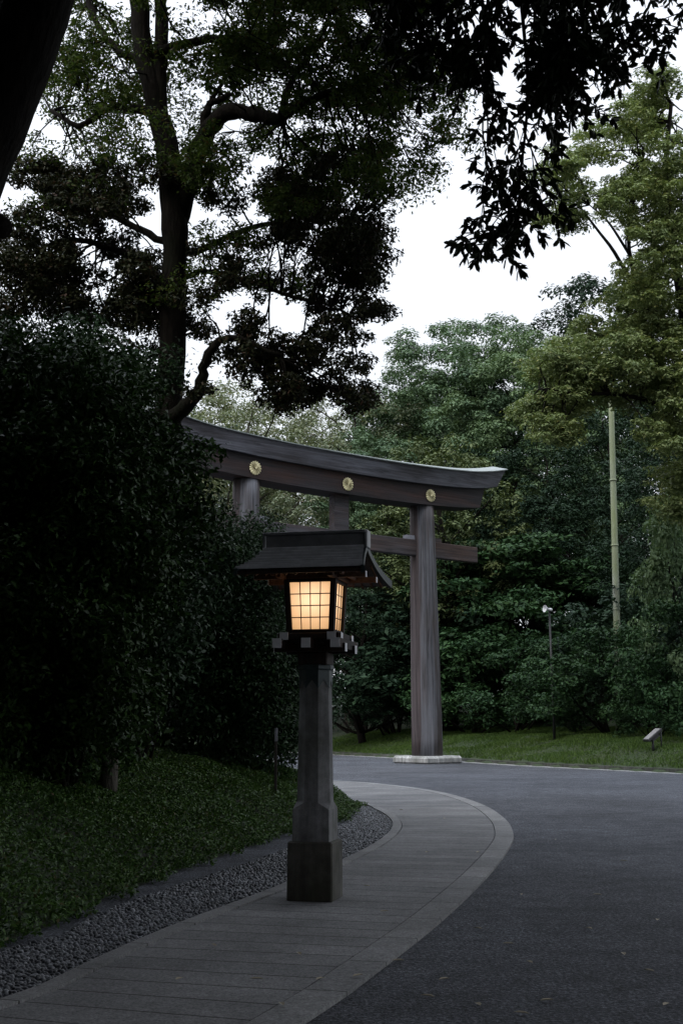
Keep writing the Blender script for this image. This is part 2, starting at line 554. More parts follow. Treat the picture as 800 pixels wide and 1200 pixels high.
def drop_temp():
    for o in list(COL.objects):
        if o.type == 'MESH' and o.parent is None and o.name.startswith('trunk') and 'keep' not in o:
            bpy.data.objects.remove(o)

def plant(name, label, cat, meshes, loc, rotz=0.0, s=1.0, group=None, sz=None, parts=('trunk', 'crown')):
    o = empty(name, loc, rotz)
    o.scale = (s, s, sz if sz else s)
    tag(o, label, cat, group)
    for nm, me in zip(parts, meshes):
        link(nm, me, o)
    return o

# ------------------------------------------------------------------ setting: ground
def sheet(name, pts, z, m, kind='structure'):
    me = bpy.data.meshes.new(name)
    me.from_pydata([(p[0], p[1], z) for p in pts], [], [list(range(len(pts)))])
    me.materials.append(m)
    me.update()
    o = link(name, me)
    # face up
    if me.polygons[0].normal.z < 0: me.flip_normals()
    return tag(o, kind=kind)

sheet('ground', [(-700, -500), (700, -500), (700, 900), (-700, 900)], -0.03, M['soil'])
sheet('road', [(-14, -40), (40, -40), (40, -20), (14, 32.5), (10.9, 39), (7.1, 47.2), (3.2, 57.2), (0.0, 65), (-6, 79), (-30, 130), (-45, 125), (-14, 60), (-14, 40)], 0.0, M['road'])

# the curved paving: outer and inner edge read off the photograph, on the ground plane
def edge(pix, head, tail, n):
    P = [np.array(h) for h in head] + [gnd(x, y)[:2] for x, y in pix] + [np.array(t) for t in tail]
    P = spline(np.array([[p[0], p[1], 0] for p in P]), n * 6)[:, :2]
    d = np.concatenate([[0], np.cumsum(np.linalg.norm(np.diff(P, axis=0), axis=1))])
    s = np.linspace(0, d[-1], n)
    return np.stack([np.interp(s, d, P[:, 0]), np.interp(s, d, P[:, 1])], 1)

out_pix = [(358, 1200), (432, 1148), (520, 1078), (573, 1026), (597, 994), (601, 978), (590, 960), (562, 943), (515, 929), (455, 920.5), (393, 916)]
in_pix = [(0, 1178), (100, 1134), (200, 1090), (300, 1052), (350, 1032), (400, 1011), (440, 990), (459, 973), (457, 961), (440, 950), (412, 942)]
NPATH = 150
OUT = edge(out_pix, [(-3.4, -6), (-1.6, 2.5)], [(-3.5, 36.5), (-9, 41), (-24, 47)], NPATH)
INN = edge(in_pix, [(-5.4, -6), (-3.7, 2.5)], [(-2.2, 29), (-6.5, 34), (-22, 41)], NPATH)
def pair(A, B, n=NPATH):
    '''re-sample B so that B[i] is the point nearest A[i]'''
    d = np.concatenate([[0], np.cumsum(np.linalg.norm(np.diff(B, axis=0), axis=1))])
    q = np.linspace(0, d[-1], 3000)
    Q = np.stack([np.interp(q, d, B[:, k]) for k in (0, 1)], 1)
    j = np.array([np.argmin(np.linalg.norm(Q - a, axis=1)) for a in A])
    j = np.maximum.accumulate(j)
    ker = np.ones(7) / 7
    jj = np.convolve(np.pad(q[j], 3, mode='edge'), ker, 'valid')
    return np.stack([np.interp(jj, d, B[:, k]) for k in (0, 1)], 1)
INN0 = INN
INN = pair(OUT, INN)
def ribbon(name, A, B, z, m, cross=2, thick=0.0):
    n = len(A)
    mid = (A + B) / 2
    u = np.concatenate([[0], np.cumsum(np.linalg.norm(np.diff(mid, axis=0), axis=1))])
    V, UV = [], []
    for j in range(cross):
        t = j / (cross - 1)
        p = A * (1 - t) + B * t
        V.append(np.column_stack([p, np.full(n, z)]))
        w = np.linalg.norm(A - B, axis=1)
        UV.append(np.column_stack([w * t, u]))
    F = []
    for j in range(cross - 1):
        for i in range(n - 1):
            F.append((j * n + i, (j + 1) * n + i, (j + 1) * n + i + 1, j * n + i + 1))
    if thick:
        off = len(V) * n
        for e in (0, cross - 1):
            q = V[e].copy(); q[:, 2] = z - thick
            V.append(q); UV.append(UV[e])
        for i in range(n - 1):
            F.append((i, i + 1, off + i + 1, off + i))
            k = (cross - 1) * n
            F.append((k + i + 1, k + i, off + n + i, off + n + i + 1))
    me = idx_mesh(name, np.concatenate(V), np.array(F), m, uv=np.concatenate(UV))
    return link(name, me)

def inset(A, B, d):
    w = np.linalg.norm(B - A, axis=1)[:, None]
    return A + (B - A) / w * d

KO, KI = inset(OUT, INN, 0.25), inset(INN, OUT, 0.13)
tag(ribbon('pavement', inset(OUT, INN, 0.262), inset(INN, OUT, 0.142), 0.022, M['path'], 8, 0.03), kind='structure')
tag(ribbon('kerb', OUT, KO, 0.026, M['path_edge'], 2, 0.04), kind='structure')
tag(ribbon('gutter_kerb', KI, INN, 0.034, M['path_edge'], 2, 0.06), kind='structure')

# pebble gutter between paving and the mound
INN = INN0
cov_pix = [(0, 1106), (60, 1080), (150, 1043), (200, 1023), (250, 1006), (300, 989), (345, 974), (385, 966), (402, 958), (407, 951), (401, 943)]
COV = edge(cov_pix, [(-7.6, -6), (-5.5, 4.0)], [(-3.2, 29.0), (-7.5, 32.5), (-22, 39)], NPATH)
COV = pair(INN, COV)
tag(ribbon('gutter', INN, COV, -0.012, M['gutter'], 3), kind='structure')

# pebbles: countless, set on edge in the gutter
def ico():
    t = (1 + 5 ** .5) / 2
    v = np.array([(-1, t, 0), (1, t, 0), (-1, -t, 0), (1, -t, 0), (0, -1, t), (0, 1, t), (0, -1, -t), (0, 1, -t), (t, 0, -1), (t, 0, 1), (-t, 0, -1), (-t, 0, 1)], float)
    f = [(0, 11, 5), (0, 5, 1), (0, 1, 7), (0, 7, 10), (0, 10, 11), (1, 5, 9), (5, 11, 4), (11, 10, 2), (10, 7, 6), (7, 1, 8), (3, 9, 4), (3, 4, 2), (3, 2, 6), (3, 6, 8), (3, 8, 9), (4, 9, 5), (2, 4, 11), (6, 2, 10), (8, 6, 7), (9, 8, 1)]
    v = list(unit(v)); cache = {}
    def md(a, b):
        k = (min(a, b), max(a, b))
        if k not in cache:
            q = (v[a] + v[b]) / 2
            v.append(q / np.linalg.norm(q)); cache[k] = len(v) - 1
        return cache[k]
    f2 = []
    for a, b, c in f:
        x, y, z = md(a, b), md(b, c), md(c, a)
        f2 += [(a, x, z), (b, y, x), (c, z, y), (x, y, z)]
    return np.array(v), np.array(f2)
IV, IF = ico()

def pebbles():
    P = []
    s = np.concatenate([[0], np.cumsum(np.linalg.norm(np.diff(INN, axis=0), axis=1))])
    W = np.linalg.norm(COV - INN, axis=1)
    step = 0.042
    pos = 0.0
    i_ok = (INN[:, 1] > 3) & (INN[:, 1] < 31)
    while pos < s[-1]:
        a = np.array([np.interp(pos, s, INN[:, k]) for k in (0, 1)])
        b = np.array([np.interp(pos, s, COV[:, k]) for k in (0, 1)])
        if 3 < a[1] < 31 and a[0] > -8:
            w = np.linalg.norm(b - a)
            nn = max(1, int(min(w * 0.80, 1.0) / 0.037))
            for k in range(nn):
                t = ((k + 0.5) * 0.037 + rng.normal() * 0.006) / w
                p = a + (b - a) * t
                P.append((p[0] + rng.normal() * .007, p[1] + rng.normal() * .007, -0.004 + rng.normal() * .004))
        pos += step
    P = np.array(P)
    n = len(P)
    ang = rng.uniform(0, math.pi, n)
    sx, sy, sz = rng.uniform(.016, .026, n), rng.uniform(.010, .018, n), rng.uniform(.014, .026, n)
    V = IV[None] * np.stack([sx, sy, sz], 1)[:, None, :]
    ca, sa = np.cos(ang)[:, None], np.sin(ang)[:, None]
    X = V[..., 0] * ca - V[..., 1] * sa
    Y = V[..., 0] * sa + V[..., 1] * ca
    V = np.stack([X, Y, V[..., 2]], -1) + P[:, None, :]
    F = (IF[None] + (np.arange(n) * len(IV))[:, None, None]).reshape(-1, 3)
    return V.reshape(-1, 3), F
pv, pf = pebbles()
peb = link('pebbles', idx_mesh('pebbles', pv, pf, M['pebble'], True))
tag(peb, 'grey pebbles set on edge in the gutter beside the curved paving', 'pebbles', kind='stuff')

# ------------------------------------------------------------------ mound (left) and bank (right)
def poly_dist(P, line):
    """unsigned distance of points P (n,2) to a polyline"""
    best = np.full(len(P), 1e9)
    for a, b in zip(line[:-1], line[1:]):
        ab = b - a
        t = np.clip(((P - a) @ ab) / (ab @ ab + 1e-12), 0, 1)
        d = np.linalg.norm(P - (a + t[:, None] * ab), axis=1)
        best = np.minimum(best, d)
    return best

def inside(P, poly):
    x, y = P[:, 0], P[:, 1]
    r = np.zeros(len(P), bool)
    n = len(poly)
    for i in range(n):
        x1, y1 = poly[i]; x2, y2 = poly[(i + 1) % n]
        c = ((y1 > y) != (y2 > y)) & (x < (x2 - x1) * (y - y1) / (y2 - y1 + 1e-12) + x1)
        r ^= c
    return r

COVs = COV[::2]
MOUND_POLY = np.vstack([COVs, [[-60, 60], [-80, 20], [-60, -6]]])
def bumps(P, a=0.06):
    return a * (np.sin(P[:, 0] * 1.7 + P[:, 1] * .6) + np.sin(P[:, 1] * 1.3 - P[:, 0] * .8 + 1) + 0.6 * np.sin(P[:, 0] * 3.1 + P[:, 1] * 2.7))
def mound_z(P):
    P = np.atleast_2d(P)
    d = poly_dist(P, COVs)
    return 1.12 * (1 - np.exp(-d / 1.55)) + bumps(P) * np.minimum(1, d / 1.5) - 0.01

BANK = np.array([gnd(1150, 922)[:2], gnd(1000, 917)[:2], gnd(800, 906.5)[:2], gnd(620, 897.5)[:2], gnd(480, 889)[:2], gnd(393, 884.5)[:2], (-6.5, 80), (-30, 130)])
BANK = spline(np.column_stack([BANK, np.zeros(len(BANK))]), 60)[:, :2]
def bank_z(P):
    P = np.atleast_2d(P)
    d = poly_dist(P, BANK)
    return 0.10 + 1.25 * (1 - np.exp(-d / 2.6)) + 0.10 * np.maximum(0, d - 7) + bumps(P, .05) * np.minimum(1, d / 1.5)
BANK_POLY = np.vstack([BANK, [[60, 260], [160, 200], [160, 20]]])

def fan_terrain(name, line, nrm_sign, dists, zf, m):
    n = len(line)
    t = np.gradient(line, axis=0)
    t = unit(t)
    # smooth the normals so the strips do not cross
    nr = np.stack([-t[:, 1], t[:, 0]], 1) * nrm_sign
    V = []
    for d in dists:
        k = max(1, int(d * 4))
        nn = nr.copy()
        if k > 1:
            pad = np.pad(nr, ((k, k), (0, 0)), mode='edge')
            ker = np.ones(2 * k + 1) / (2 * k + 1)
            nn = np.stack([np.convolve(pad[:, j], ker, 'valid') for j in (0, 1)], 1)
            nn = unit(nn)
        p = line + nn * d
        V.append(np.column_stack([p, zf(p)]))
    F = [(j * n + i, j * n + i + 1, (j + 1) * n + i + 1, (j + 1) * n + i) for j in range(len(dists) - 1) for i in range(n - 1)]
    return V, F

def grid_terrain(name, poly, x0, x1, y0, y1, step, zf, m, extra=None):
    xs, ys = np.arange(x0, x1, step), np.arange(y0, y1, step)
    X, Y = np.meshgrid(xs, ys)
    P = np.column_stack([X.ravel(), Y.ravel()])
    ins = inside(P, poly)
    Z = np.where(ins, zf(P), -0.06)
    nx = len(xs)
    idx = np.arange(len(P)).reshape(X.shape)
    F = np.stack([idx[:-1, :-1].ravel(), idx[:-1, 1:].ravel(), idx[1:, 1:].ravel(), idx[1:, :-1].ravel()], 1)
    keep = ins[F].any(1)
    F = F[keep]
    used = np.unique(F)
    mp = np.full(len(P), -1); mp[used] = np.arange(len(used))
    me = idx_mesh(name, np.column_stack([P, Z])[used], mp[F], m, True)
    return tag(link(name, me), kind='structure')

grid_terrain('mound', MOUND_POLY, -40, 2.0, -5, 50, 0.25, mound_z, M['mound'])
grid_terrain('bank', BANK_POLY, -30, 60, 20, 130, 0.5, bank_z, M['turf'])

# kerb and drain stone along the foot of the bank
def shift(line, d):
    t = unit(np.gradient(line, axis=0))
    return line + np.stack([t[:, 1], -t[:, 0]], 1) * d
side = 1.0
test = shift(BANK, 1.0)
if inside(test[20:21], BANK_POLY)[0]: side = -1.0
tag(ribbon('bank_kerb', shift(BANK, side * 0.02), shift(BANK, -side * 0.22), 0.13, M['kerb_dark'], 2, 0.2), kind='structure')
tag(ribbon('drain_stone', shift(BANK, side * 0.42), shift(BANK, side * 0.03), 0.014, M['kerb_pale'], 2, 0.03), kind='structure')

# ground cover on the mound
def scatter(n, x0, x1, y0, y1, poly, test):
    P = np.column_stack([rng.uniform(x0, x1, n), rng.uniform(y0, y1, n)])
    P = P[inside(P, poly)]
    return P[test(P)]
def cover():
    P = np.column_stack([rng.uniform(-9, 1.2, 950000), rng.uniform(6.5, 30, 950000)])
    P = P[abs(P[:, 0]) < 0.30 * P[:, 1] + 1.2]
    dd = poly_dist(P, COVs)
    ins = inside(P, MOUND_POLY)
    wob = 0.10 + 0.10 * np.sin(P[:, 1] * 5.1) + 0.08 * np.sin(P[:, 1] * 11.3 + P[:, 0] * 4)
    P = P[(ins & (dd < 7)) | (~ins & (dd < wob))]
    # tufts: denser and sparser patches
    dens = 0.5 + 0.5 * np.sin(P[:, 0] * 2.3 + 1.7 * np.sin(P[:, 1] * 1.9)) * np.sin(P[:, 1] * 2.9 + P[:, 0])
    P = P[rng.uniform(size=len(P)) < 0.45 + 0.55 * dens]
    h = rng.uniform(0.02, 0.17, len(P)) * np.clip(0.5 + 0.6 * (0.5 + 0.5 * np.sin(P[:, 0] * 3.7) * np.sin(P[:, 1] * 3.1)), .4, 1.1)
    C = np.column_stack([P, np.where(inside(P, MOUND_POLY), mound_z(P), 0.0) + h])
    nr = unit(rng.normal(size=(len(C), 3)) * 0.6 + np.array([0, -0.15, 0.8]))
    return leaf_quads(C, nr, 0.048, 0.42, 0.15)
V = cover()
gc = link('ground_cover', fast_mesh('ground_cover', V, 4, L['cover']))
tag(gc, 'low leafy green ground cover spread over the mound left of the lantern', 'ground cover', kind='stuff')

def blades(P, z, h, w, g=rng):
    n = len(P)
    a = g.uniform(0, 2 * math.pi, n)
    hh = h * g.uniform(0.5, 1.3, n)
    b = np.column_stack([P, z])
    dx = np.column_stack([np.cos(a), np.sin(a), np.zeros(n)]) * w
    tip = b + np.column_stack([g.normal(size=n) * .4 * hh, g.normal(size=n) * .4 * hh, hh])
    V = np.stack([b - dx, b + dx, tip], 1)
    return V.reshape(-1, 3)
P = scatter(700000, -2, 24, 26, 72, BANK_POLY, lambda P: (poly_dist(P, BANK) < 8.5) & (abs(P[:, 0]) < 0.30 * P[:, 1] + 1.0) & (poly_dist(P, BANK) > 0.15))
pat = .5 + .5 * np.sin(P[:, 0] * 1.9 + 1.3 * np.sin(P[:, 1] * .9)) * np.sin(P[:, 1] * 1.4 + P[:, 0] * .7)
V = blades(P, bank_z(P) - .02, 0.06 + 0.07 * pat, 0.018)
gr = link('grass', fast_mesh('grass', V, 3, L['grass']))
tag(gr, 'short green grass covering the bank behind the gate across the road', 'grass', kind='stuff')

# ------------------------------------------------------------------ the torii gate
TL, TR = np.array([-3.66, 45.2]), np.array([3.47, 51.0])
tc_ = (TL + TR) / 2
th = math.atan2(TR[1] - TL[1], TR[0] - TL[0])
HALF = np.linalg.norm(TR - TL) / 2
gate = empty('torii_gate', (tc_[0], tc_[1], 0), th)
tag(gate, 'tall weathered wooden torii gate with gold crests standing over the road', 'torii gate')
TZ = {}
def curve_up(x):
    return 0.36 * (abs(x) / 8.6) ** 2.6 + 0.16 * (max(0.0, abs(x) - 6.2) / 2.5) ** 2
def beam(mb, x0, x1, zlo, zhi, y0b, y0t, slant, n=40, up=curve_up, ytaper=1.0):
    """beam along x with raised ends and slanting end cuts"""
    V, F = [], []
    for i, t in enumerate(np.linspace(-1, 1, n)):
        for (z, hy, s) in ((zlo, y0b, 0), (zhi, y0t, 1)):
            e = x1 + slant * s
            x = t * e
            zz = z + up(x)
            V += [(x, -hy, zz), (x, hy, zz)]
    for i in range(n - 1):
        a, b = i * 4, i * 4 + 4
        F += [(a, b, b + 2, a + 2), (a + 1, a + 3, b + 3, b + 1), (a, a + 1, b + 1, b), (a + 2, b + 2, b + 3, a + 3)]
    F += [(0, 2, 3, 1)]
    e = (n - 1) * 4
    F += [(e, e + 1, e + 3, e + 2)]
    return mb.add(V, F)
Z_SH0, Z_SH1, Z_K1 = 10.45, 11.28, 11.95
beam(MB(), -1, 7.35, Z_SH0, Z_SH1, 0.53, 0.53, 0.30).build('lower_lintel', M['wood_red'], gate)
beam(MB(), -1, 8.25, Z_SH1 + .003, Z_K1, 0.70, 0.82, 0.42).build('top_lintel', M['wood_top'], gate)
# copper sheeting on the top, a low ridge
cap = MB()
n = 40
V, F = [], []
for i, t in enumerate(np.linspace(-1, 1, n)):
    x = t * 8.74
    z = Z_K1 + 0.004 + curve_up(x)
    V += [(x, -0.90, z), (x, -0.90, z + .036), (x, 0, z + .30), (x, .90, z + .036), (x, .90, z)]
for i in range(n - 1):
    a, b = i * 5, i * 5 + 5
    for k in range(5):
        k2 = (k + 1) % 5
        F.append((a + k, b + k, b + k2, a + k2))
F += [(0, 1, 2, 3, 4), tuple(reversed(range((n - 1) * 5, n * 5)))]
cap.add(V, F).build('copper_roof_sheet', M['copper_cap'], gate)
# columns, leaning in slightly
for s in (-1, 1):
    cx = s * HALF
    col = MB()
    zz = np.linspace(0.30, Z_SH0 + .05, 16)
    t = (zz - .3) / (Z_SH0)
    pts = np.column_stack([cx - s * 0.16 * t, np.zeros(16), zz])
    rad = 0.635 - 0.14 * t + 0.01 * np.sin(t * math.pi)
    col.tube(pts, rad, 28)
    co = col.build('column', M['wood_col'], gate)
    pl = MB()
    # octagonal-cornered stone in segments
    pl.box((cx, 0, .135), (2.05, 2.05, .33), bev=0.09)
    for k in (-.34, .34):
        pl.box((cx + k, -1.027, .125), (.02, .006, .25))
        pl.box((cx - 1.027, k, .125), (.006, .02, .25))
    p = pl.build('plinth', M['plinth'], co)
# tie beam through the columns
nb = MB()
nb.box((0, 0, 8.72), (HALF * 2 + 5.9, 0.30, 0.66), bev=0.02)
nb.build('tie_beam', M['wood_nuki'], gate)
for s in (-1, 1):
    for k in (-1, 1):
        w = MB()
        w.box((s * (HALF - .14) + k * 0.76, 0.0, 9.14), (0.46, 0.26, 0.17), taper=0.92)
        w.build('wedge', M['wood_wedge'] if k * s < 0 else M['wood_nuki'], gate)
ct = MB()
ct.box((0, 0, (9.053 + Z_SH0) / 2), (0.74, 0.36, Z_SH0 - 9.053 + .1), bev=.02)
ct.build('centre_strut', M['wood_nuki'], gate)
# gilt crests: sixteen-petal flower discs
def crest(mb, x, y, z, r):
    pr = 16
    for k in range(pr):
        a = 2 * math.pi * k / pr
        w = math.pi / pr * 0.92
        prof = [(0.16, 0.25), (0.5, 0.75), (0.80, 1.0), (0.93, 0.82), (1.0, 0.35)]
        V, F = [], []
        for q, ww in prof:
            for t, h in ((-1, 0.015), (0, 0.055), (1, 0.015)):
                aa = a + t * w * ww
                V.append((x + r * q * math.cos(aa), y - h * (1.1 - .5 * q) - .012, z + r * q * math.sin(aa)))
        for i in range(len(prof) - 1):
            for j in range(2):
                b = i * 3 + j
                F.append((b, b + 1, b + 4, b + 3))
        mb.add(V, F, True)
    # hub and back plate
    a = np.linspace(0, 2 * math.pi, 24, endpoint=False)
    for rr, yy0, yy1 in ((0.17 * r, -.075, -.0), (0.90 * r, -.014, .0)):
        V = [(x + rr * math.cos(t), y + yy0, z + rr * math.sin(t)) for t in a] + [(x + rr * math.cos(t), y + yy1, z + rr * math.sin(t)) for t in a]
        F = [tuple(range(24))] + [(i, (i + 1) % 24, 24 + (i + 1) % 24, 24 + i) for i in range(24)]
        mb.add(V, F)
for x in (-HALF + .16, 0, HALF - .16):
    c = MB()
    crest(c, x, -0.533, (Z_SH0 + Z_SH1) / 2 + curve_up(x) - .03, 0.27)
    c.build('crest', M['gold'], gate)

# ------------------------------------------------------------------ the lantern
base_c = at(369, 1052, 11.2)
lx, ly = base_c[0], 11.2
lan = empty('lantern', (lx, ly, 0.022), R(-13))
tag(lan, 'lit wooden lantern with paper windows on an octagonal stone post', 'lantern')
MB().box((0, 0, .245), (.405, .405, .50), bev=.012, taper=0.985).build('base_block', M['base_stone'], lan)
def prism(mb, rings, smooth=False):
    n = len(rings[0])
    V = [p for r_ in rings for p in r_]
    F = []
    for k in range(len(rings) - 1):
        for i in range(n):
            j = (i + 1) % n
            F.append((k * n + i, k * n + j, (k + 1) * n + j, (k + 1) * n + i))
    F += [tuple(range(n - 1, -1, -1)), tuple(range((len(rings) - 1) * n, len(rings) * n))]
    return mb.add(V, F, smooth)
def oct_(w, cut, z):
    a, b = w, w - cut
    return [(-b, -a, z), (b, -a, z), (a, -b, z), (a, b, z), (b, a, z), (-b, a, z), (-a, b, z), (-a, -b, z)]
pm = MB()
prism(pm, [oct_(.166, .006, .495), oct_(.163, .006, .765), oct_(.160, .012, .775), oct_(.158, .055, .80), oct_(.153, .088, .822), oct_(.150, .088, .84), oct_(.132, .077, 1.93)])
pm.build('post', M['post_stone'], lan)
# copper collar with a pointed lower edge
cm = MB()
V, F = [], []
segs = 32
def oct_pt(a, w):
    # point of an octagon outline at angle a
    k = math.pi / 4
    d = (a + k / 2) % k - k / 2
    return w / math.cos(d)
for i in range(segs):
    a = 2 * math.pi * i / segs - math.pi / 2
    dip = [0.0, .035, .075, .035][i % 4]
    r_ = oct_pt(a + math.pi / 2, .140)
    V += [(r_ * math.cos(a), r_ * math.sin(a), 1.885 - dip), (r_ * math.cos(a) * .985, r_ * math.sin(a) * .985, 1.975)]
for i in range(segs):
    j = (i + 1) % segs
    F.append((2 * i, 2 * j, 2 * j + 1, 2 * i + 1))
F.append(tuple(2 * i + 1 for i in range(segs)))
cm.add(V, F)
prism(cm, [oct_(.148, .085, 1.975), oct_(.152, .088, 1.985), oct_(.152, .088, 2.01), oct_(.146, .084, 2.02)])
cm.build('copper_collar', M['copper_green'], lan)
nk = MB()
nk.box((0, 0, 2.075), (.27, .27, .115), bev=.01)
nk.build('neck', M['lantern_wood'], lan)
# platform of crossed bearers with white painted ends
pf_ = MB()
pf_.box((0, 0, 2.268), (.56, .56, .05), bev=.006)
plat = pf_.build('platform', M['lantern_wood'], lan)
for x in (-.262, 0, .262):
    bm_ = MB(); bm_.box((x, 0, 2.20), (.080, .72, .082)); bb = bm_.build('bearer', M['lantern_wood'], plat)
    for s in (-1, 1):
        e = MB(); e.box((x, s * .363, 2.20), (.082, .006, .084)); e.build('bearer_end', M['white_end'], bb)
for y in (-.20, .20):
    bm_ = MB(); bm_.box((0, y, 2.166), (.64, .07, .070)); bb = bm_.build('bearer', M['lantern_wood'], plat)
    for s in (-1, 1):
        e = MB(); e.box((s * .323, y, 2.166), (.006, .074, .074)); e.build('bearer_end', M['white_end'], bb)
for x in (-.215, .215):
    bm_ = MB(); bm_.box((x, 0, 2.263), (.076, .60, .064)); bb = bm_.build('bearer', M['lantern_wood'], plat)
    for s in (-1, 1):
        e = MB(); e.box((x, s * .303, 2.264), (.078, .006, .068)); e.build('bearer_end', M['white_end'], bb)
for y in (-.215, .215):
    bm_ = MB(); bm_.box((0, y, 2.262), (.57, .076, .062)); bb = bm_.build('bearer', M['lantern_wood'], plat)
    for s in (-1, 1):
        e = MB(); e.box((s * .288, y, 2.262), (.006, .078, .066)); e.build('bearer_end', M['white_end'], bb)
# light box: wider at the top
Z0, Z1 = 2.297, 2.79
W0, W1 = .214, .240
fr = MB()
def lerp(z): return W0 + (W1 - W0) * (z - Z0) / (Z1 - Z0)
for sx in (-1, 1):
    for sy in (-1, 1):
        pts = []
        for z in (Z0, Z1):
            w = lerp(z)
            c = np.array([sx * (w - .024), sy * (w - .024)])
            pts.append([(c[0] - .024, c[1] - .024, z), (c[0] + .024, c[1] - .024, z), (c[0] + .024, c[1] + .024, z), (c[0] - .024, c[1] + .024, z)])
        prism(fr, pts)
for z, h in ((Z0 + .016, .032), (Z1 - .02, .04)):
    w = lerp(z) - .025
    for s in (-1, 1):
        fr.box((0, s * w, z), (2 * w - .05, .040, h)); fr.box((s * w, 0, z), (.040, 2 * w - .05, h))
fr.build('light_box_frame', M['lantern_wood'], lan)
for q in range(4):
    ca, sa = math.cos(q * math.pi / 2), math.sin(q * math.pi / 2)
    rot = np.array([[ca, -sa, 0], [sa, ca, 0], [0, 0, 1]])
    za, zb = Z0 + .033, Z1 - .041
    wa, wb = lerp(za) - .048, lerp(zb) - .048
    ya, yb = -(lerp(za) - .030), -(lerp(zb) - .030)
    V = np.array([(-wa, ya, za), (wa, ya, za), (wb, yb, zb), (-wb, yb, zb)]) @ rot.T
    pane = MB().add(V, [(0, 1, 2, 3)]).build('paper_window', M['paper'], lan)
    g_ = MB()
    for k in range(1, 4):
        t = k / 4 * 2 - 1
        P0, P1 = np.array((t * wa, ya - .009, za)), np.array((t * wb, yb - .009, zb))
        g_.tube(np.array([P0 @ rot.T, P1 @ rot.T]), .0048, 4, smooth=False)
        z = za + (zb - za) * k / 4
        w = wa + (wb - wa) * k / 4; y = ya + (yb - ya) * k / 4
        g_.tube(np.array([np.array((-w, y - .0085, z)) @ rot.T, np.array((w, y - .0085, z)) @ rot.T]), .0048, 4, smooth=False)
    g_.build('lattice', M['lantern_wood'], pane)
# roof: gabled, concave, laid in stepped courses
EAVE_Z, RID_Z = 2.815, 3.085
def roof_prof(t):
    """t 0 at ridge, 1 at eave: (y, z, half length)"""
    y = .06 + .555 * t
    z = RID_Z - (RID_Z - EAVE_Z) * (1.40 * t - 0.40 * t * t)
    return y, z, .468 + .10 * t ** 1.4
NC = 8
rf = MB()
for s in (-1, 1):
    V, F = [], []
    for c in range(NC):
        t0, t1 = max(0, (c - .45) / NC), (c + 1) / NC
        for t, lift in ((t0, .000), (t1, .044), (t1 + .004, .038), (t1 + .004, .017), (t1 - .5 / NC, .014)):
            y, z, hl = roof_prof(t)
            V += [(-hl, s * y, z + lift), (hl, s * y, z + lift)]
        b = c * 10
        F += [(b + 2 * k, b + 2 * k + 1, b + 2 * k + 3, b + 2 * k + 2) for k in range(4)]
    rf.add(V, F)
    # underside boards
    V, F = [], []
    for c in range(NC + 1):
        y, z, hl = roof_prof(c / NC)
        V += [(-hl + .01, s * (y - .01), z - .03), (hl - .01, s * (y - .01), z - .03)]
    F = [(2 * c, 2 * c + 2, 2 * c + 3, 2 * c + 1) for c in range(NC)]
    rf.add(V, F)
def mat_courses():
    # copper courses, upright lips painted paler as edges catching sky light
    m, nt, b = nodes('copper_courses_lit_lips')
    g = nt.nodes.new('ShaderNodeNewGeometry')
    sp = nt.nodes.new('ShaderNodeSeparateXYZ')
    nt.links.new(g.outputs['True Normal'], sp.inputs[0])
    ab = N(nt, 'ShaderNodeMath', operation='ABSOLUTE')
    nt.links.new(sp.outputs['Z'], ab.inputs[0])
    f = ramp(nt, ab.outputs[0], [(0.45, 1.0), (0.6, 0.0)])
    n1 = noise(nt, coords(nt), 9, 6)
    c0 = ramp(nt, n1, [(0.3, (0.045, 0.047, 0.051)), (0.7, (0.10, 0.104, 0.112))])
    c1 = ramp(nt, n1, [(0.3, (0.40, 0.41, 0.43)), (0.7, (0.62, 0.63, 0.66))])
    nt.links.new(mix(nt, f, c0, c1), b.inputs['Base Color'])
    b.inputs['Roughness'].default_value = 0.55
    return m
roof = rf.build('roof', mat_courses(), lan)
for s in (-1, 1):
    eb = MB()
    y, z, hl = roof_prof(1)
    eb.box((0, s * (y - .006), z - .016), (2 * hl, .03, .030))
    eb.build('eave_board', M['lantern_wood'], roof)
rg = MB()
rg.box((0, 0, 3.135), (.93, .125, .13), bev=.006)
rg.box((0, 0, 3.215), (.96, .165, .030), bev=.006)
for s in (-1, 1):
    rg.box((s * .475, 0, 3.15), (.035, .15, .165), bev=.008)
rg.build('ridge', M['lantern_copper'], roof)
for e in (-1, 1):
    bb = MB()
    for s in (-1, 1):
        V, F = [], []
        K = 12
        for c in range(K + 1):
            t = c / K
            y, z, hl = roof_prof(t * 1.03)
            y -= .06 * (1 - t)
            for (dx, dz) in ((-.022, .026), (.010, .026), (.010, -.032 - .010 * t), (-.022, -.032 - .010 * t)):
                V.append((e * (hl + dx), s * y, z + dz))
        for c in range(K):
            for k in range(4):
                k2 = (k + 1) % 4
                F.append((c * 4 + k, c * 4 + k2, c * 4 + 4 + k2, c * 4 + 4 + k))
        F += [(0, 1, 2, 3), (K * 4 + 3, K * 4 + 2, K * 4 + 1, K * 4)]
        bb.add(V, F)
    bb.build('bargeboard', M['copper_green'], roof)
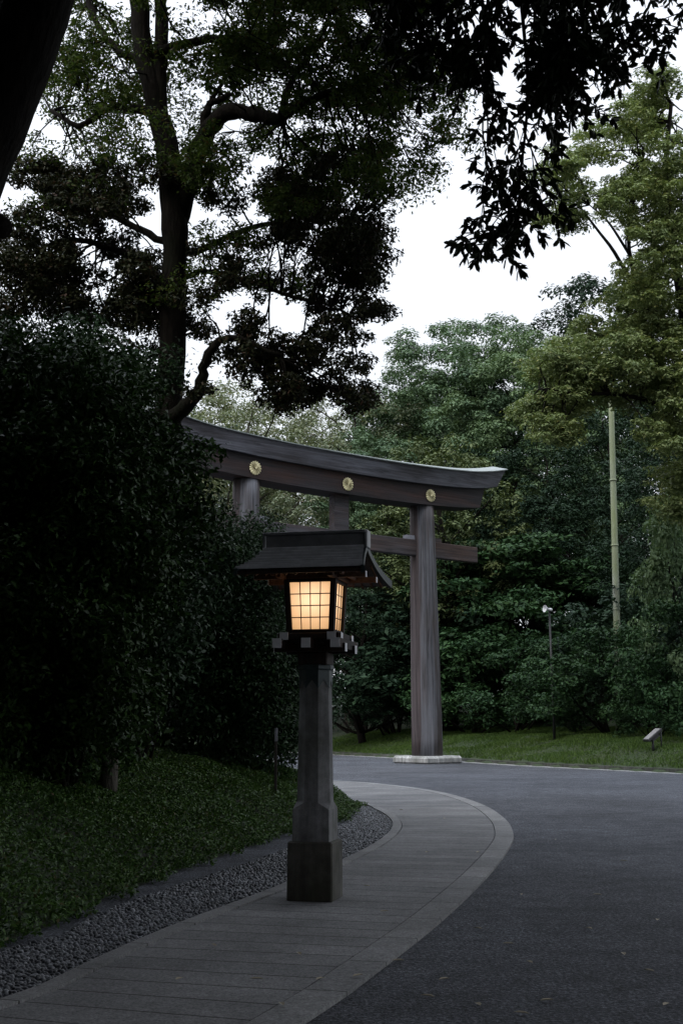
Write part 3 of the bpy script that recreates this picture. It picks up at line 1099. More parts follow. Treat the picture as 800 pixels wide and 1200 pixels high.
# gable infill, rafters under the eaves
for e in (-1, 1):
    ga = MB()
    y, z, hl = roof_prof(.55)
    V = [(e * .30, -.38, 2.80), (e * .30, .38, 2.80), (e * .30, .03, 3.045), (e * .30, -.03, 3.045)]
    V += [(e * .325, a, b) for _, a, b in V]
    ga.add(V, [(0, 1, 2, 3), (7, 6, 5, 4), (0, 4, 5, 1), (1, 5, 6, 2), (2, 6, 7, 3), (3, 7, 4, 0)])
    ga.build('gable_board', M['eave_wood'], roof)
for s in (-1, 1):
    rm = MB()
    for k in range(12):
        x = -.5 + k / 11
        p = []
        for t in (0.30, .62, .95):
            y, z, hl = roof_prof(t)
            p.append((x * (.9 + .1 * t), s * (y - .015), z - .048))
        rm.tube(np.array(p), .011, 4, smooth=False)
    rm.build('rafters', M['eave_wood'], roof)
pu = MB()
for y in (-.235, .235): pu.box((0, y, 2.805), (1.02, .05, .05))
for x in (-.235, .235): pu.box((x, 0, 2.792), (.05, .90, .036))
pu.build('purlin', M['eave_wood'], roof)
for x in (-.51, .51):
    for y in (-.235, .235):
        e = MB(); e.box((x + math.copysign(.003, x), y, 2.805), (.006, .052, .052)); e.build('purlin_end', M['white_end'], roof)
bl = bpy.data.lights.new('bulb', 'POINT')
bl.energy = 1.5
bl.color = (1.0, 0.80, 0.68)
bl.shadow_soft_size = 0.05
bo = bpy.data.objects.new('bulb', bl)
COL.objects.link(bo)
bo.location = (0, 0, 2.60)
bo.parent = lan

# ------------------------------------------------------------------ street furniture on the bank
def on_bank(px, D):
    x = at(px, 860, D)[0]
    return np.array([x, D, float(bank_z(np.array([[x, D]]))[0])])

p0 = on_bank(725.5, 53.5)
pole = empty('utility_pole', p0)
tag(pole, 'tall pale green weathered pole rising into the olive tree', 'pole')
m, nt, b = nodes('mossy_pole_paint')
n1 = noise(nt, coords(nt, (3, 3, .5)), 1.2, 6)
n2 = noise(nt, coords(nt, (1, 1, .25)), 1.0, 4)
col = ramp(nt, n1, [(0.35, (0.20, 0.235, 0.165)), (0.65, (0.29, 0.31, 0.26))])
col = mix(nt, ramp(nt, n2, [(0.4, 0.0), (0.6, 0.8)]), col, (0.19, 0.23, 0.09))
nt.links.new(col, b.inputs['Base Color'])
M['pole'] = m
M['iron'] = mat_plain('dark_painted_iron', (0.02, 0.02, 0.022), .5, .3)
M['white_metal'] = mat_plain('white_enamel', (0.62, 0.63, 0.66), .4)
pm = MB()
H_ = at(717, 452, 53.5)[2] - p0[2]
zz = np.linspace(-.3, H_, 12)
pm.tube(np.column_stack([0.012 * zz, 0 * zz, zz]), np.linspace(.165, .115, 12), 16)
pm.build('shaft', M['pole'], pole)
for z in (5.2, 8.0, 10.9):
    pb = MB()
    pb.tube(np.array([(.012 * z, 0, z), (.012 * z, 0, z + .06)]), .165, 16)
    pb.build('band', M['pole'], pole)
pc = MB()
pc.tube(np.array([(0.012 * H_, 0, H_), (0.012 * H_, 0, H_ + .05), (0.012 * H_, 0, H_ + .1)]), [.135, .135, .06], 16)
pc.build('cap', M['pole'], pole)

s0 = on_bank(649, 51.0)
spk = empty('loudspeaker_pole', s0)
tag(spk, 'thin dark pole carrying a white horn loudspeaker before the shrubs', 'loudspeaker pole')
zt = at(646, 716, 51)[2] - s0[2]
MB().tube(np.array([(0, 0, -.2), (0, 0, 1.2), (-.06, 0, zt)]), [.06, .055, .04], 10).build('shaft', M['iron'], spk)
hb = MB(); hb.box((.0, -.05, 1.15), (.16, .14, .34), bev=.012); hb.build('junction_box', M['iron'], spk)
hm = MB()
ax = unit(np.array([-.9, -.42, .12]))
c0 = np.array([-.05, -.02, zt + .06])
prof = [(q * .78, r_ * .72) for q, r_ in [(-.16, .05), (-.10, .09), (0.0, .085), (.06, .05), (.12, .075), (.22, .13), (.30, .205), (.315, .21), (.30, .195), (.20, .10), (.12, .05)]]
pts = np.array([c0 + ax * a for a, _ in prof])
# lathe about the axis
u_ = unit(np.cross(ax, [0, 0, 1])); w_ = np.cross(u_, ax)
V, F = [], []
K = 18
for a, r_ in prof:
    for k in range(K):
        q = 2 * math.pi * k / K
        V.append(c0 + ax * a + r_ * (math.cos(q) * u_ + math.sin(q) * w_))
for i in range(len(prof) - 1):
    for k in range(K):
        F.append((i * K + k, i * K + (k + 1) % K, (i + 1) * K + (k + 1) % K, (i + 1) * K + k))
F += [tuple(range(K)), tuple(range((len(prof) - 1) * K, len(prof) * K))]
hm.add(V, F, True)
hm.build('horn', M['white_metal'], spk)
br_ = MB(); br_.tube(np.array([(-.06, 0, zt - .1), (-.05, -.02, zt), (-.05, -.02, zt + .06)]), .022, 8); br_.build('bracket', M['iron'], spk)

f0 = on_bank(764, 43.6)
fl = empty('floodlight', f0, R(12))
tag(fl, 'small tilted floodlight on a stub post in the grass bank', 'floodlight')
tl = R(38)
rot = np.array([[math.cos(tl), 0, -math.sin(tl)], [0, 1, 0], [math.sin(tl), 0, math.cos(tl)]])
zf = at(763, 862, 43.6)[2] - f0[2] + .02
MB().box((0, 0, zf), (.66, .46, .09), rot=rot, bev=.012).build('housing', M['iron'], fl)
lid = MB(); lid.box(np.array([0, 0, zf]) + rot @ np.array([0, 0, .052]), (.58, .38, .012), rot=rot)
lid.build('glass', mat_plain('dusty_glass', (0.28, 0.27, 0.27), .35), fl)
hd = MB(); hd.box(np.array([-.02, 0, zf]) + rot @ np.array([0, 0, -.10]), (.34, .30, .11), rot=rot, taper=.8); hd.build('ballast_box', M['iron'], fl)
st = MB(); st.tube(np.array([(0, 0, -.2), (0, 0, zf - .08)]), .045, 8); st.tube(np.array([(.34, .05, -.2), (.34, .05, zf + .22)]), .028, 8); st.build('post', M['iron'], fl)

# wooden stake at the mound's tip
k0 = at(323, 893, 19.6)
kz = float(mound_z(np.array([[k0[0], 19.6]]))[0])
stk = empty('marker_stake', (k0[0], 19.6, kz))
tag(stk, 'thin wooden stake with pale top standing by the rounded shrub', 'stake')
top = at(324.5, 853, 19.6)[2] - kz
MB().box((0, 0, top * .5 - .1), (.045, .03, top * 1.0 + .2 - .22), bev=.004).build('shaft', M['twig'], stk)
MB().box((0.002, 0, top - .105), (.047, .032, .21), bev=.004).build('pale_top', M['wood_wedge'], stk)

# ------------------------------------------------------------------ hero tree on the mound
def mz(x, y): return float(mound_z(np.array([[x, y]]))[0])
def hero_tree():
    g = np.random.default_rng(21)
    D = 24.0
    b = at(208, 640, D); b[2] = mz(b[0], D)
    root = empty('big_tree', b)
    tag(root, 'tall dark forked tree leaning over the gate from the left', 'tree')
    tm = MB()
    def A(px, py, d=0.0): return at(px, py, D + d) - b
    def Lm(pts, r0, r1, sides=10, n=18):
        P = spline([A(*p) for p in pts], n)
        w = g.normal(size=P.shape) * .02; w[0] = 0
        tm.tube(P + w, np.linspace(r0, r1, n) * (1 + .06 * g.normal(size=n)), sides, cap=True)
        return P
    limbs = []
    limbs.append(Lm([(196, 900), (195, 640), (196, 490), (202, 400), (204, 320), (203, 240), (197, 180), (182, 120), (168, 50), (160, -40), (150, -200)], .335, .18, 14, 40))
    limbs.append(Lm([(196, 175), (186, 110), (190, 40), (192, -30), (215, -180)], .19, .11))
    limbs.append(Lm([(206, 262, .1), (221, 215, .0), (236, 168, -.3), (262, 134, -.6), (298, 132, -.9), (332, 142, -1.2)], .24, .12, 10, 22))
    limbs.append(Lm([(332, 138, -1.2), (360, 118, -1.6), (398, 104, -2.0), (452, 80, -2.4), (500, 58, -2.8)], .09, .03))
    limbs.append(Lm([(328, 136, -1.2), (345, 90, -1.0), (366, 56, -.7), (388, 16, -.4), (396, -60, 0)], .075, .03))
    limbs.append(Lm([(238, 160, -.3), (244, 126, -.4), (272, 110, -.5)], .11, .05))
    limbs.append(Lm([(244, 126, -.4), (262, 95, -.2), (300, 70, .2), (330, 30, .5)], .045, .02))
    limbs.append(Lm([(186, 60, -.2), (235, 47, -.5), (290, 50, -1), (330, 74, -1.4), (372, 100, -1.8)], .10, .04))
    limbs.append(Lm([(190, 135, .1), (160, 128, .3), (128, 128, .5), (93, 146, .8), (60, 130, 1.2)], .12, .04))
    limbs.append(Lm([(170, 70, 0), (140, 60, .2), (110, 20, .4), (95, -40, .6)], .10, .05))
    limbs.append(Lm([(204, 300, .2), (240, 290, .8), (290, 268, 1.2), (340, 262, 1.6), (400, 280, 1.8)], .08, .03))
    limbs.append(Lm([(206, 330, .2), (250, 318, .2), (310, 338, -.2), (360, 352, -.4), (410, 368, -.6)], .06, .02))
    limbs.append(Lm([(198, 490, -.2), (220, 476, -.5), (236, 450, -.8), (242, 420, -1), (270, 395, -1.1), (330, 420, -1.2)], .17, .04, 10, 20))
    limbs.append(Lm([(202, 345, .2), (170, 310, .6), (130, 290, 1.0), (80, 280, 1.4), (30, 300, 1.6)], .11, .03))
    limbs.append(Lm([(203, 290, .2), (150, 262, .8), (90, 235, 1.2), (55, 240, 1.6)], .09, .03))
    # crown clumps: (px, py, radius px, depth spread)
    reg = []
    def area(n, x0, x1, y0, y1, r0, r1, d0, d1, key):
        for _ in range(n):
            reg.append((g.uniform(x0, x1), g.uniform(y0, y1), g.uniform(r0, r1), g.uniform(d0, d1), key))
    area(34, 215, 525, -60, 60, 26, 50, -4, 3, 0)
    area(36, 220, 525, 40, 150, 20, 42, -4, 2.5, 0)
    area(15, 400, 520, 60, 205, 20, 36, -3.5, 1, 0)
    area(15, 50, 175, -10, 125, 16, 34, -1, 3, 0)
    area(22, 220, 430, 140, 240, 20, 40, -2, 2.5, 0)
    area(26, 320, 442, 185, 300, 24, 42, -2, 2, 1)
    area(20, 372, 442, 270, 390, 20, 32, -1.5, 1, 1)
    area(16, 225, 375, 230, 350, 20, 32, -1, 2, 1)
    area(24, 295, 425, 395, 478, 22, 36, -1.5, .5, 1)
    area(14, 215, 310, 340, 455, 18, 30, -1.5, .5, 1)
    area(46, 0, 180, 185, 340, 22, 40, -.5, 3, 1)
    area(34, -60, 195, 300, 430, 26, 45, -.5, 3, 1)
    area(24, 60, 480, -420, -60, 60, 110, -6, 5, 0)
    area(46, 60, 530, -20, 225, 34, 60, -3, 3, 2)
    area(16, 40, 190, -10, 130, 30, 46, -1, 3, 2)
    area(14, 215, 420, 180, 340, 30, 50, -1, 2, 2)
    area(10, 10, 180, 165, 260, 30, 46, -.5, 2, 2)
    nodes_ = np.concatenate(limbs)
    nodes_ = nodes_[nodes_[:, 2] > 4]
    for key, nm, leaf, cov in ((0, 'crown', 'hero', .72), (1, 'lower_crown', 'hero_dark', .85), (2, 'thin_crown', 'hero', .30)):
        PC, PR = [], []
        for (x, y, r_, d, k) in reg:
            if k != key: continue
            c = A(x, y, d)
            rr = r_ / F_PX * (D + d) * 1.02
            j = int(np.argmin(np.linalg.norm(nodes_ - c, axis=1)))
            tw = limb(tm, nodes_[j], c, .022, .008, g, -.03, 4, 6, .05)
            kk = 9
            p, q = sub_puffs(c, rr, kk, g, .62, (.30, .52))
            for pp in p[::2]:
                limb(tm, tw[3], pp, .010, .004, g, .03, 3, 4, .1)
            PC.append(p); PR.append(q)
        V = puffs_to_leaves(np.concatenate(PC), np.concatenate(PR), .100, cov, .7, upb=.4, shell=.2, under=.8, g=g)
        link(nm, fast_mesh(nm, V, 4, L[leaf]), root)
    tm.build('trunk', M['bark'], root)
hero_tree()

# ------------------------------------------------------------------ near leaning tree at the left edge
def near_tree():
    g = np.random.default_rng(5)
    D = 9.5
    b = at(-330, 1000, D); b[2] = mz(b[0], D)
    root = empty('leaning_tree', b)
    tag(root, 'thick black leaning trunk at the top left corner of the view', 'tree')
    tm = MB()
    def A(px, py, d=0.0): return at(px, py, D + d) - b
    P = spline([A(-330, 1060), A(-240, 620, .2), (A(-130, 370, .3)), A(-45, 210, .2), A(22, 60, .1), A(62, -50, 0), A(150, -300, -.5), A(250, -560, -1)], 34)
    tm.tube(P, np.linspace(.46, .20, 34) * (1 + .03 * g.normal(size=34)), 16)
    P2 = spline([A(-110, 330, .3), A(-50, 275, .2), A(-12, 262, .0), A(5, 268, -.1)], 10)
    tm.tube(P2, np.linspace(.16, .085, 10), 10)
    P3 = spline([A(-20, 160, .2), A(-5, 60, .4), A(0, -60, .6), A(-30, -320, 1)], 14)
    tm.tube(P3, np.linspace(.20, .10, 14), 10)
    clumps = []
    for _ in range(70):
        c = A(g.uniform(-500, 800), g.uniform(-900, -420), 0) + np.array([g.uniform(-2, 2), g.uniform(-7, 4), 0])
        r_ = g.uniform(.8, 1.4)
        clumps.append((c, r_))
        j = int(np.argmin(np.linalg.norm(P - c, axis=1)))
        limb(tm, P[j], c, .05, .015, g, .08, 5, 6)
    tm.build('trunk', M['bark'], root)
    V = make_crown(clumps, .17, .75, 7, .6, g)
    link('crown', fast_mesh('crown', V, 4, L['hero_dark']), root)
near_tree()

# ------------------------------------------------------------------ tree beside the camera whose branches hang into the top
def leaf_hex(C, T, Nrm, s):
    """pointed oval leaves of two folded quads: 6 vertices, 2 faces"""
    n = len(C)
    B = unit(np.cross(Nrm, T))
    Nn = unit(np.cross(T, B))
    s = s[:, None]
    V = np.empty((n, 8, 3))
    a = C; tip = C + T * s - Nn * s * .08
    m1, m2 = C + T * s * .30, C + T * s * .72
    l1, l2 = m1 + B * s * .165 + Nn * s * .05, m2 + B * s * .165 + Nn * s * .02
    r1, r2 = m1 - B * s * .165 + Nn * s * .05, m2 - B * s * .165 + Nn * s * .02
    V[:, 0], V[:, 1], V[:, 2], V[:, 3] = a, l1, l2, tip
    V[:, 4], V[:, 5], V[:, 6], V[:, 7] = a, tip, r2, r1
    return V.reshape(-1, 3)

def overhang():
    g = np.random.default_rng(14)
    D = 8.0
    b = np.array([4.6, 6.5, 0.0])
    root = empty('overhanging_tree', b)
    tag(root, 'black leafy branches hanging into the top right against the sky', 'tree')
    tm = MB()
    def A(px, py, d=0.0): return at(px, py, D + d) - b
    P = spline([(0, 0, -.3), (0, 0, .2), (.1, .1, 2.5), (-.1, .3, 5), (-.4, .6, 7.5), (-.9, .5, 10)], 22)
    tm.tube(P, np.linspace(.34, .12, 22), 14)
    C, T = [], []
    def shoot(pts, r0, r1, n, leaf_from=.15, rate=1.0, n_side=6, side_len=.45, leaf_len=.095):
        Q = spline([A(*p) for p in pts], n)
        tm.tube(Q, np.linspace(r0, r1, n), 6)
        ln = np.linalg.norm(np.diff(Q, axis=0), axis=1).sum()
        ns = max(2, int(n_side * ln * 2.0))
        for k in range(ns):
            t = leaf_from + (1 - leaf_from) * (k + g.uniform()) / ns
            i = min(n - 2, int(t * (n - 1)))
            o = Q[i]
            ax_ = unit(Q[i + 1] - Q[i])
            d = unit(ax_ * .6 + g.normal(size=3) * .75 + np.array([0, 0, -.25]))
            sl = side_len * g.uniform(.5, 1.2)
            S = np.array([o, o + d * sl * .5 + np.array([0, 0, .01]), o + d * sl + np.array([0, 0, -.10 * sl])])
            S = spline(S, 5)
            tm.tube(S, np.linspace(.006, .002, 5), 3, cap=False)
            nl = int(17 * rate * g.uniform(.7, 1.25))
            for q in range(nl):
                tt = 0.15 + .85 * math.sqrt(g.uniform())
                j = min(3, int(tt * 4))
                p = S[j] + (S[j + 1] - S[j]) * (tt * 4 - j)
                dd = unit(unit(S[j + 1] - S[j]) * .7 + g.normal(size=3) * .62 + np.array([0, 0, -.25]))
                C.append(p); T.append(dd)
    # main boughs out of frame at the top right, reaching left
    P1 = spline([P[13], A(760, -300, -.5), A(640, -160, 0), A(520, -90, .2), A(430, -60, .4)], 20)
    tm.tube(P1, np.linspace(.10, .03, 20), 8)
    P2 = spline([P[11], A(900, -120, 0), A(800, -70, .2), A(720, -40, .4)], 14)
    tm.tube(P2, np.linspace(.08, .03, 14), 8)
    # hanging sprays traced from the picture
    shoot([(560, -90, .2), (566, 20, 0), (570, 110, .0), (572, 180, -.1)], .014, .004, 14, .1, 1.0, 6, .34)
    shoot([(600, -100, .2), (612, 20, .1), (618, 110, 0), (610, 200, -.1), (602, 262, -.2), (572, 284, -.25)], .016, .003, 22, .35, 1.0, 7, .32)
    shoot([(606, 190, -.1), (596, 232, 0), (578, 262, 0), (554, 284, .05)], .007, .002, 10, .1, 1.0, 9, .27)
    shoot([(606, 200, -.1), (610, 240, .1), (606, 258, .1), (590, 276, .1)], .007, .002, 10, .1, 1.0, 9, .27)
    shoot([(612, 150, 0), (628, 190, .1), (640, 225, .1), (655, 240, .1)], .007, .002, 10, .1, .8, 7, .27)
    shoot([(618, 60, .1), (640, 100, 0), (666, 118, 0), (705, 112, 0)], .008, .002, 12, .2, .75, 6, .27)
    shoot([(640, 60, .1), (660, 90, .1), (650, 135, .1), (668, 160, .1)], .008, .002, 12, .2, .6, 6, .27)
    shoot([(572, 110, 0), (565, 150, .1), (572, 200, .1), (566, 240, .1)], .008, .002, 12, .2, .8, 6, .27)
    for k in range(21):
        x = 420 + 400 * g.uniform()
        ytip = 60 + 70 * g.uniform() if x > 560 else 50 + 40 * g.uniform()
        if x > 690: ytip = 40 + 55 * g.uniform()
        if x < 480: ytip = 20 + 30 * g.uniform()
        shoot([(x + g.normal() * 40, -120, g.normal() * .5), (x + g.normal() * 15, -30, g.normal() * .4), (x, ytip * .6, g.normal() * .3), (x + g.normal() * 16, ytip, g.normal() * .3)], .010, .003, 10, .1, .78, 6, .33)
    C = np.array(C); T = np.array(T)
    g = np.random.default_rng(13)
    Nr = unit(g.normal(size=(len(C), 3)) * .55 + np.array([0, 0, .8]))
    V1 = leaf_hex(C, T, Nr, .083 * g.uniform(.7, 1.25, len(C)))
    # the crown over the camera, higher up
    clumps = []
    g = np.random.default_rng(12)
    for _ in range(70):
        c = np.array([g.uniform(-8, 5.5), g.uniform(-12, -1.5), g.uniform(7.5, 11)])
        clumps.append((c, g.uniform(.9, 1.5)))
        j = int(np.argmin(np.linalg.norm(P[12:] - c, axis=1))) + 12
        limb(tm, P[j], c, .05, .012, g, .06, 5, 6)
    for _ in range(300):  # unseen clumps added above the view to shade the near road
        yy = g.uniform(3, 9.5)
        c = np.array([g.uniform(-9, 13), yy, max(7.5, CAM_Z + .66 * yy + 3.8) + g.uniform(0, 2.5)]) - np.array([b[0], b[1], 0])
        clumps.append((c, g.uniform(1.1, 1.7)))
        j = int(np.argmin(np.linalg.norm(P[12:] - c, axis=1))) + 12
        limb(tm, P[j], c, .05, .012, g, .06, 5, 6)
    V2 = make_crown(clumps, .26, 1.9, 7, .55, g)
    link('foliage', fast_mesh('foliage', V1, 4, L['branch']), root)
    link('crown', fast_mesh('crown', V2, 4, L['branch']), root)
    tm.build('trunk', M['bark'], root)
overhang()

# ------------------------------------------------------------------ shrubs on the mound
def shrub(name, label, cat, base, clumps, leaf, size, cover, stems=6, group=None, flat=.8, k=8, aspect=.42, stem_r=.05, upb=.35, seed=1, under=.6, shell=.35):
    g = np.random.default_rng(seed)
    b = np.asarray(base, float)
    root = empty(name, b)
    tag(root, label, cat, group)
    tm = MB()
    cl = [(np.asarray(c) - b, r_) for c, r_ in clumps]
    for c, r_ in cl[::max(1, len(cl) // (stems * 3))]:
        s = np.array([g.normal() * .15, g.normal() * .15, -.15])
        limb(tm, s, c, stem_r, .012, g, .05, 6, 7, .05)
    tm.build('stems', M['bark'], root)
    V = make_crown(cl, size, cover, k, flat, g, aspect=aspect, upb=upb, under=under, shell=shell)
    link('foliage', fast_mesh('foliage', V, 4, L[leaf]), root)
    return root

def px_clumps(D, items, seed, spread=.8):
    g = np.random.default_rng(seed)
    out = []
    for (x, y, rp, n) in items:
        for _ in range(n):
            d = D + g.uniform(-spread, spread)
            q = rp * math.sqrt(g.uniform()); a = g.uniform(0, 2 * math.pi)
            c = at(x + q * math.cos(a), y + q * math.sin(a), d)
            out.append((c, g.uniform(.36, .62) * D / 13))
    return out

gx = at(60, 860, 15.5)
shrub('tall_shrub', 'tall glossy dark evergreen shrub filling the left edge', 'shrub', (gx[0], 15.5, mz(gx[0], 15.5)),
      px_clumps(15.0, [(20, 480, 60, 20), (95, 462, 30, 9), (130, 505, 26, 9), (140, 570, 36, 14), (50, 600, 80, 26), (125, 660, 50, 16), (40, 740, 80, 22), (115, 760, 50, 14), (150, 620, 22, 7), (-60, 600, 100, 28), (-60, 800, 90, 18), (30, 830, 60, 18), (110, 830, 45, 14), (-60, 870, 60, 12), (50, 865, 40, 10)], 3, 1.3),
      'shrub', .088, .66, 6, seed=3, stem_r=.035)
gx = at(240, 870, 22.5)
shrub('rounded_shrub', 'rounded dark camellia shrub between the lantern and the gate', 'shrub', (gx[0], 22.5, mz(gx[0], 22.5)),
      px_clumps(22.5, [(222, 650, 26, 9), (275, 668, 30, 11), (215, 705, 40, 12), (290, 730, 36, 12), (245, 775, 55, 18), (305, 790, 28, 12), (190, 800, 40, 10), (302, 842, 24, 10), (225, 840, 36, 8), (318, 862, 14, 5)], 4, 1.5),
      'shrub2', .082, .66, 6, seed=4, stem_r=.04)
gx = at(150, 860, 19.5)
shrub('back_shrub', 'dark shrub in the gap behind the tall left shrub', 'shrub', (gx[0], 19.5, mz(gx[0], 19.5)),
      px_clumps(19.5, [(165, 610, 26, 9), (180, 690, 36, 12), (160, 760, 56, 16), (110, 820, 50, 8), (60, 432, 50, 10), (140, 445, 30, 6)], 5, 1.5),
      'shrub2', .105, .66, 5, seed=5, stem_r=.035)
# small trunk showing under the left shrub
gx = at(128, 875, 16.0)
sm_root = empty('young_tree', (gx[0], 16.0, mz(gx[0], 16)))
tag(sm_root, 'slim brown trunk standing under the left shrubs', 'tree')
tmb = MB()
tmb.tube(spline([(0, 0, -.3), (.02, 0, .6), (.0, .05, 1.6), (-.15, .1, 3.2), (-.3, .1, 5.2)], 14), np.linspace(.125, .05, 14), 10)
tmb.build('trunk', M['bark_pale'], sm_root)
g5 = np.random.default_rng(55)
V = make_crown([(np.array([g5.uniform(-1.6, 1.0), g5.uniform(-.8, 1.2), g5.uniform(3.0, 5.4)]), g5.uniform(.5, .8)) for _ in range(26)], .11, .6, 8, .7, g5)
link('crown', fast_mesh('crown', V, 4, L['shrub']), sm_root)

# ------------------------------------------------------------------ trees of the wood behind
PT = {}
PT['camphor'] = proto_tree(31, 22, 6, 6.2, 'camphor', None, .19, 1.25, 70, (1.3, 2.1))
PT['camphor_lite'] = proto_tree(32, 21, 6, 5.6, 'camphor_lite', None, .19, 1.2, 62, (1.2, 2.0))
PT['pale'] = proto_tree(33, 18, 5, 5.6, 'pale', None, .17, .5, 54, (1.1, 1.7), bark='bark_pale')
PT['dark'] = proto_tree(34, 19, 2.5, 5.2, 'dark', None, .20, .8, 60, (1.2, 1.9))
PT['olive_small'] = proto_tree(35, 12, 4, 2.9, 'olive_dim', None, .18, .8, 34, (.9, 1.3))
drop_temp()

def on_land(px, D):
    x = at(px, 850, D)[0]
    P = np.array([[x, D]])
    if inside(P, BANK_POLY)[0]: return np.array([x, D, float(bank_z(P)[0])])
    return np.array([x, D, 0.0])
def put(kind, name, label, px, D, ytop, H, rot, group=None, wide=1.0):
    p = on_land(px, D)
    h = at(px, ytop, D)[2] - p[2]
    s = h / H
    return plant(name, label, 'tree', PT[kind], p, rot, s * wide, group, sz=s)
put('camphor', 'broadleaf_tree', 'broad dense green tree, highest dome against the sky behind the gate', 562, 84, 368, 22, .3)
put('camphor', 'broadleaf_tree', 'dense green tree just left of the highest dome behind the gate', 500, 88, 424, 22, 2.1)
put('camphor_lite', 'broadleaf_tree', 'lighter green tree right of the highest dome behind the gate', 632, 78, 384, 21, 1.0)
put('dark', 'evergreen_tree', 'dark evergreen tree peeping above the olive crown', 700, 84, 322, 19, 4.0)
put('dark', 'evergreen_tree', 'dark evergreen tree beside the gate right end', 640, 70, 500, 19, 1.5)
put('dark', 'evergreen_tree', 'dark evergreen tree behind the pale green pole', 725, 66, 470, 19, 3.0)
put('dark', 'evergreen_tree', 'dark evergreen tree directly behind the right gate column', 560, 74, 520, 19, 5.2)
put('dark', 'evergreen_tree', 'dark evergreen tree at the right edge below the olive crown', 815, 58, 470, 19, .8)
put('olive_small', 'rounded_tree', 'small rounded olive tree behind the gate right arm', 527, 66, 506, 12, .4)
put('pale', 'pale_tree', 'pale grey green tree above the gate left arm', 285, 80, 440, 18, 2.4)
put('pale', 'pale_tree', 'pale airy tree above the middle of the gate', 410, 86, 436, 18, .9)
put('pale', 'pale_tree', 'pale tree half hidden behind the big trunk', 210, 84, 425, 18, 3.9)
put('pale', 'pale_tree', 'pale tree between the two gate columns', 345, 92, 455, 18, 5.0)
put('camphor', 'broadleaf_tree', 'green tree seen low through the gate opening', 452, 76, 520, 22, 4.4)
put('dark', 'evergreen_tree', 'dark evergreen tree behind the lantern roof', 425, 66, 640, 19, 2.7, wide=1.3)

# the far wood: one mass
g9 = np.random.default_rng(99)
cl = []
for _ in range(330):
    px = g9.uniform(-150, 980)
    D = g9.uniform(92, 118)
    yt = 560 if 330 < px < 480 else 470
    if px < 330: yt = 500
    p = on_land(px, D)
    zt = at(px, yt, D)[2]
    cl.append((np.array([p[0], D, g9.uniform(p[2], zt)]), g9.uniform(1.8, 3.0)))
V = make_crown(cl, .42, .7, 6, .8, g9)
wd = link('woodland', fast_mesh('woodland', V, 4, L['dark']))
tag(wd, 'dark far woodland massed behind all the trees', 'woodland', kind='stuff')

# ------------------------------------------------------------------ right olive tree, built bough by bough
def olive_tree():
    g = np.random.default_rng(77)
    D = 44.0
    p = on_land(832, D)
    root = empty('olive_tree', p)
    tag(root, 'big yellowish green tree with spreading crown at the right edge', 'tree')
    tm = MB()
    def A(px, py, d=0.0): return at(px, py, D + d) - p
    P = spline([A(832, 900), A(832, 760), A(826, 640, .3), A(820, 520, .4), A(806, 400, .2), A(790, 300, 0), A(780, 200, 0), A(786, 120, 0)], 26)
    tm.tube(P, np.linspace(.40, .07, 26), 12)
    lm = [P]
    def Lm(pts, r0, r1, n=12):
        Q = spline([A(*q) for q in pts], n)
        tm.tube(Q, np.linspace(r0, r1, n), 7); lm.append(Q)
    Lm([(822, 545, .3), (775, 478, -.5), (720, 462, -1.2), (680, 462, -1.6), (640, 455, -1.8)], .12, .03)
    Lm([(800, 420, .2), (760, 370, .0), (742, 320, .0), (736, 270, 0), (752, 190, 0)], .14, .04)
    Lm([(760, 370, 0), (722, 300, .4), (700, 270, .6), (662, 220, .8)], .09, .03)
    Lm([(738, 300, 0), (712, 260, -.3), (690, 240, -.5)], .06, .02)
    Lm([(800, 480, .2), (750, 440, 1), (700, 420, 1.5), (650, 430, 1.8)], .10, .03)
    Lm([(806, 520, .4), (860, 460, 0), (930, 400, 0)], .14, .04)
    nod = np.concatenate(lm)
    reg = [(745, 135, 26, 4), (700, 175, 22, 3), (775, 130, 36, 5), (665, 205, 22, 3), (780, 200, 40, 6), (690, 240, 26, 3), (650, 262, 16, 2), (740, 230, 34, 4),
           (770, 290, 36, 6), (790, 350, 44, 7), (735, 340, 30, 5), (720, 390, 34, 6), (690, 420, 30, 5), (655, 440, 26, 5), (640, 480, 24, 4), (680, 455, 24, 4),
           (740, 440, 40, 8), (778, 490, 30, 4), (668, 498, 16, 2), (760, 240, 40, 6), (775, 180, 34, 4), (790, 430, 40, 7), (850, 250, 70, 12), (860, 420, 80, 14), (792, 540, 30, 4), (806, 590, 26, 3), (650, 500, 14, 2)]
    PC, PR = [], []
    for x, y, rp, n in reg:
        for _ in range(int(n * (1.9 if y < 265 else 2.7) + .5)):
            q = rp * math.sqrt(g.uniform()); a = g.uniform(0, 6.28)
            c = A(x + q * math.cos(a), y + q * math.sin(a), g.uniform(-2.2, 3.2))
            rr = g.uniform(.62, 1.05)
            j = int(np.argmin(np.linalg.norm(nod - c, axis=1)))
            limb(tm, nod[j], c, .035, .012, g, .05, 4, 5, .08)
            a_, b_ = sub_puffs(c, rr, 11, g, .6, (.26, .42))
            PC.append(a_); PR.append(b_)
    tm.build('trunk', M['bark'], root)
    V = puffs_to_leaves(np.concatenate(PC), np.concatenate(PR), 0.15, .95, .62, upb=.6, shell=.6, under=.25, nrand=.28, g=g)
    link('crown', fast_mesh('crown', V, 4, L['olive']), root)
olive_tree()

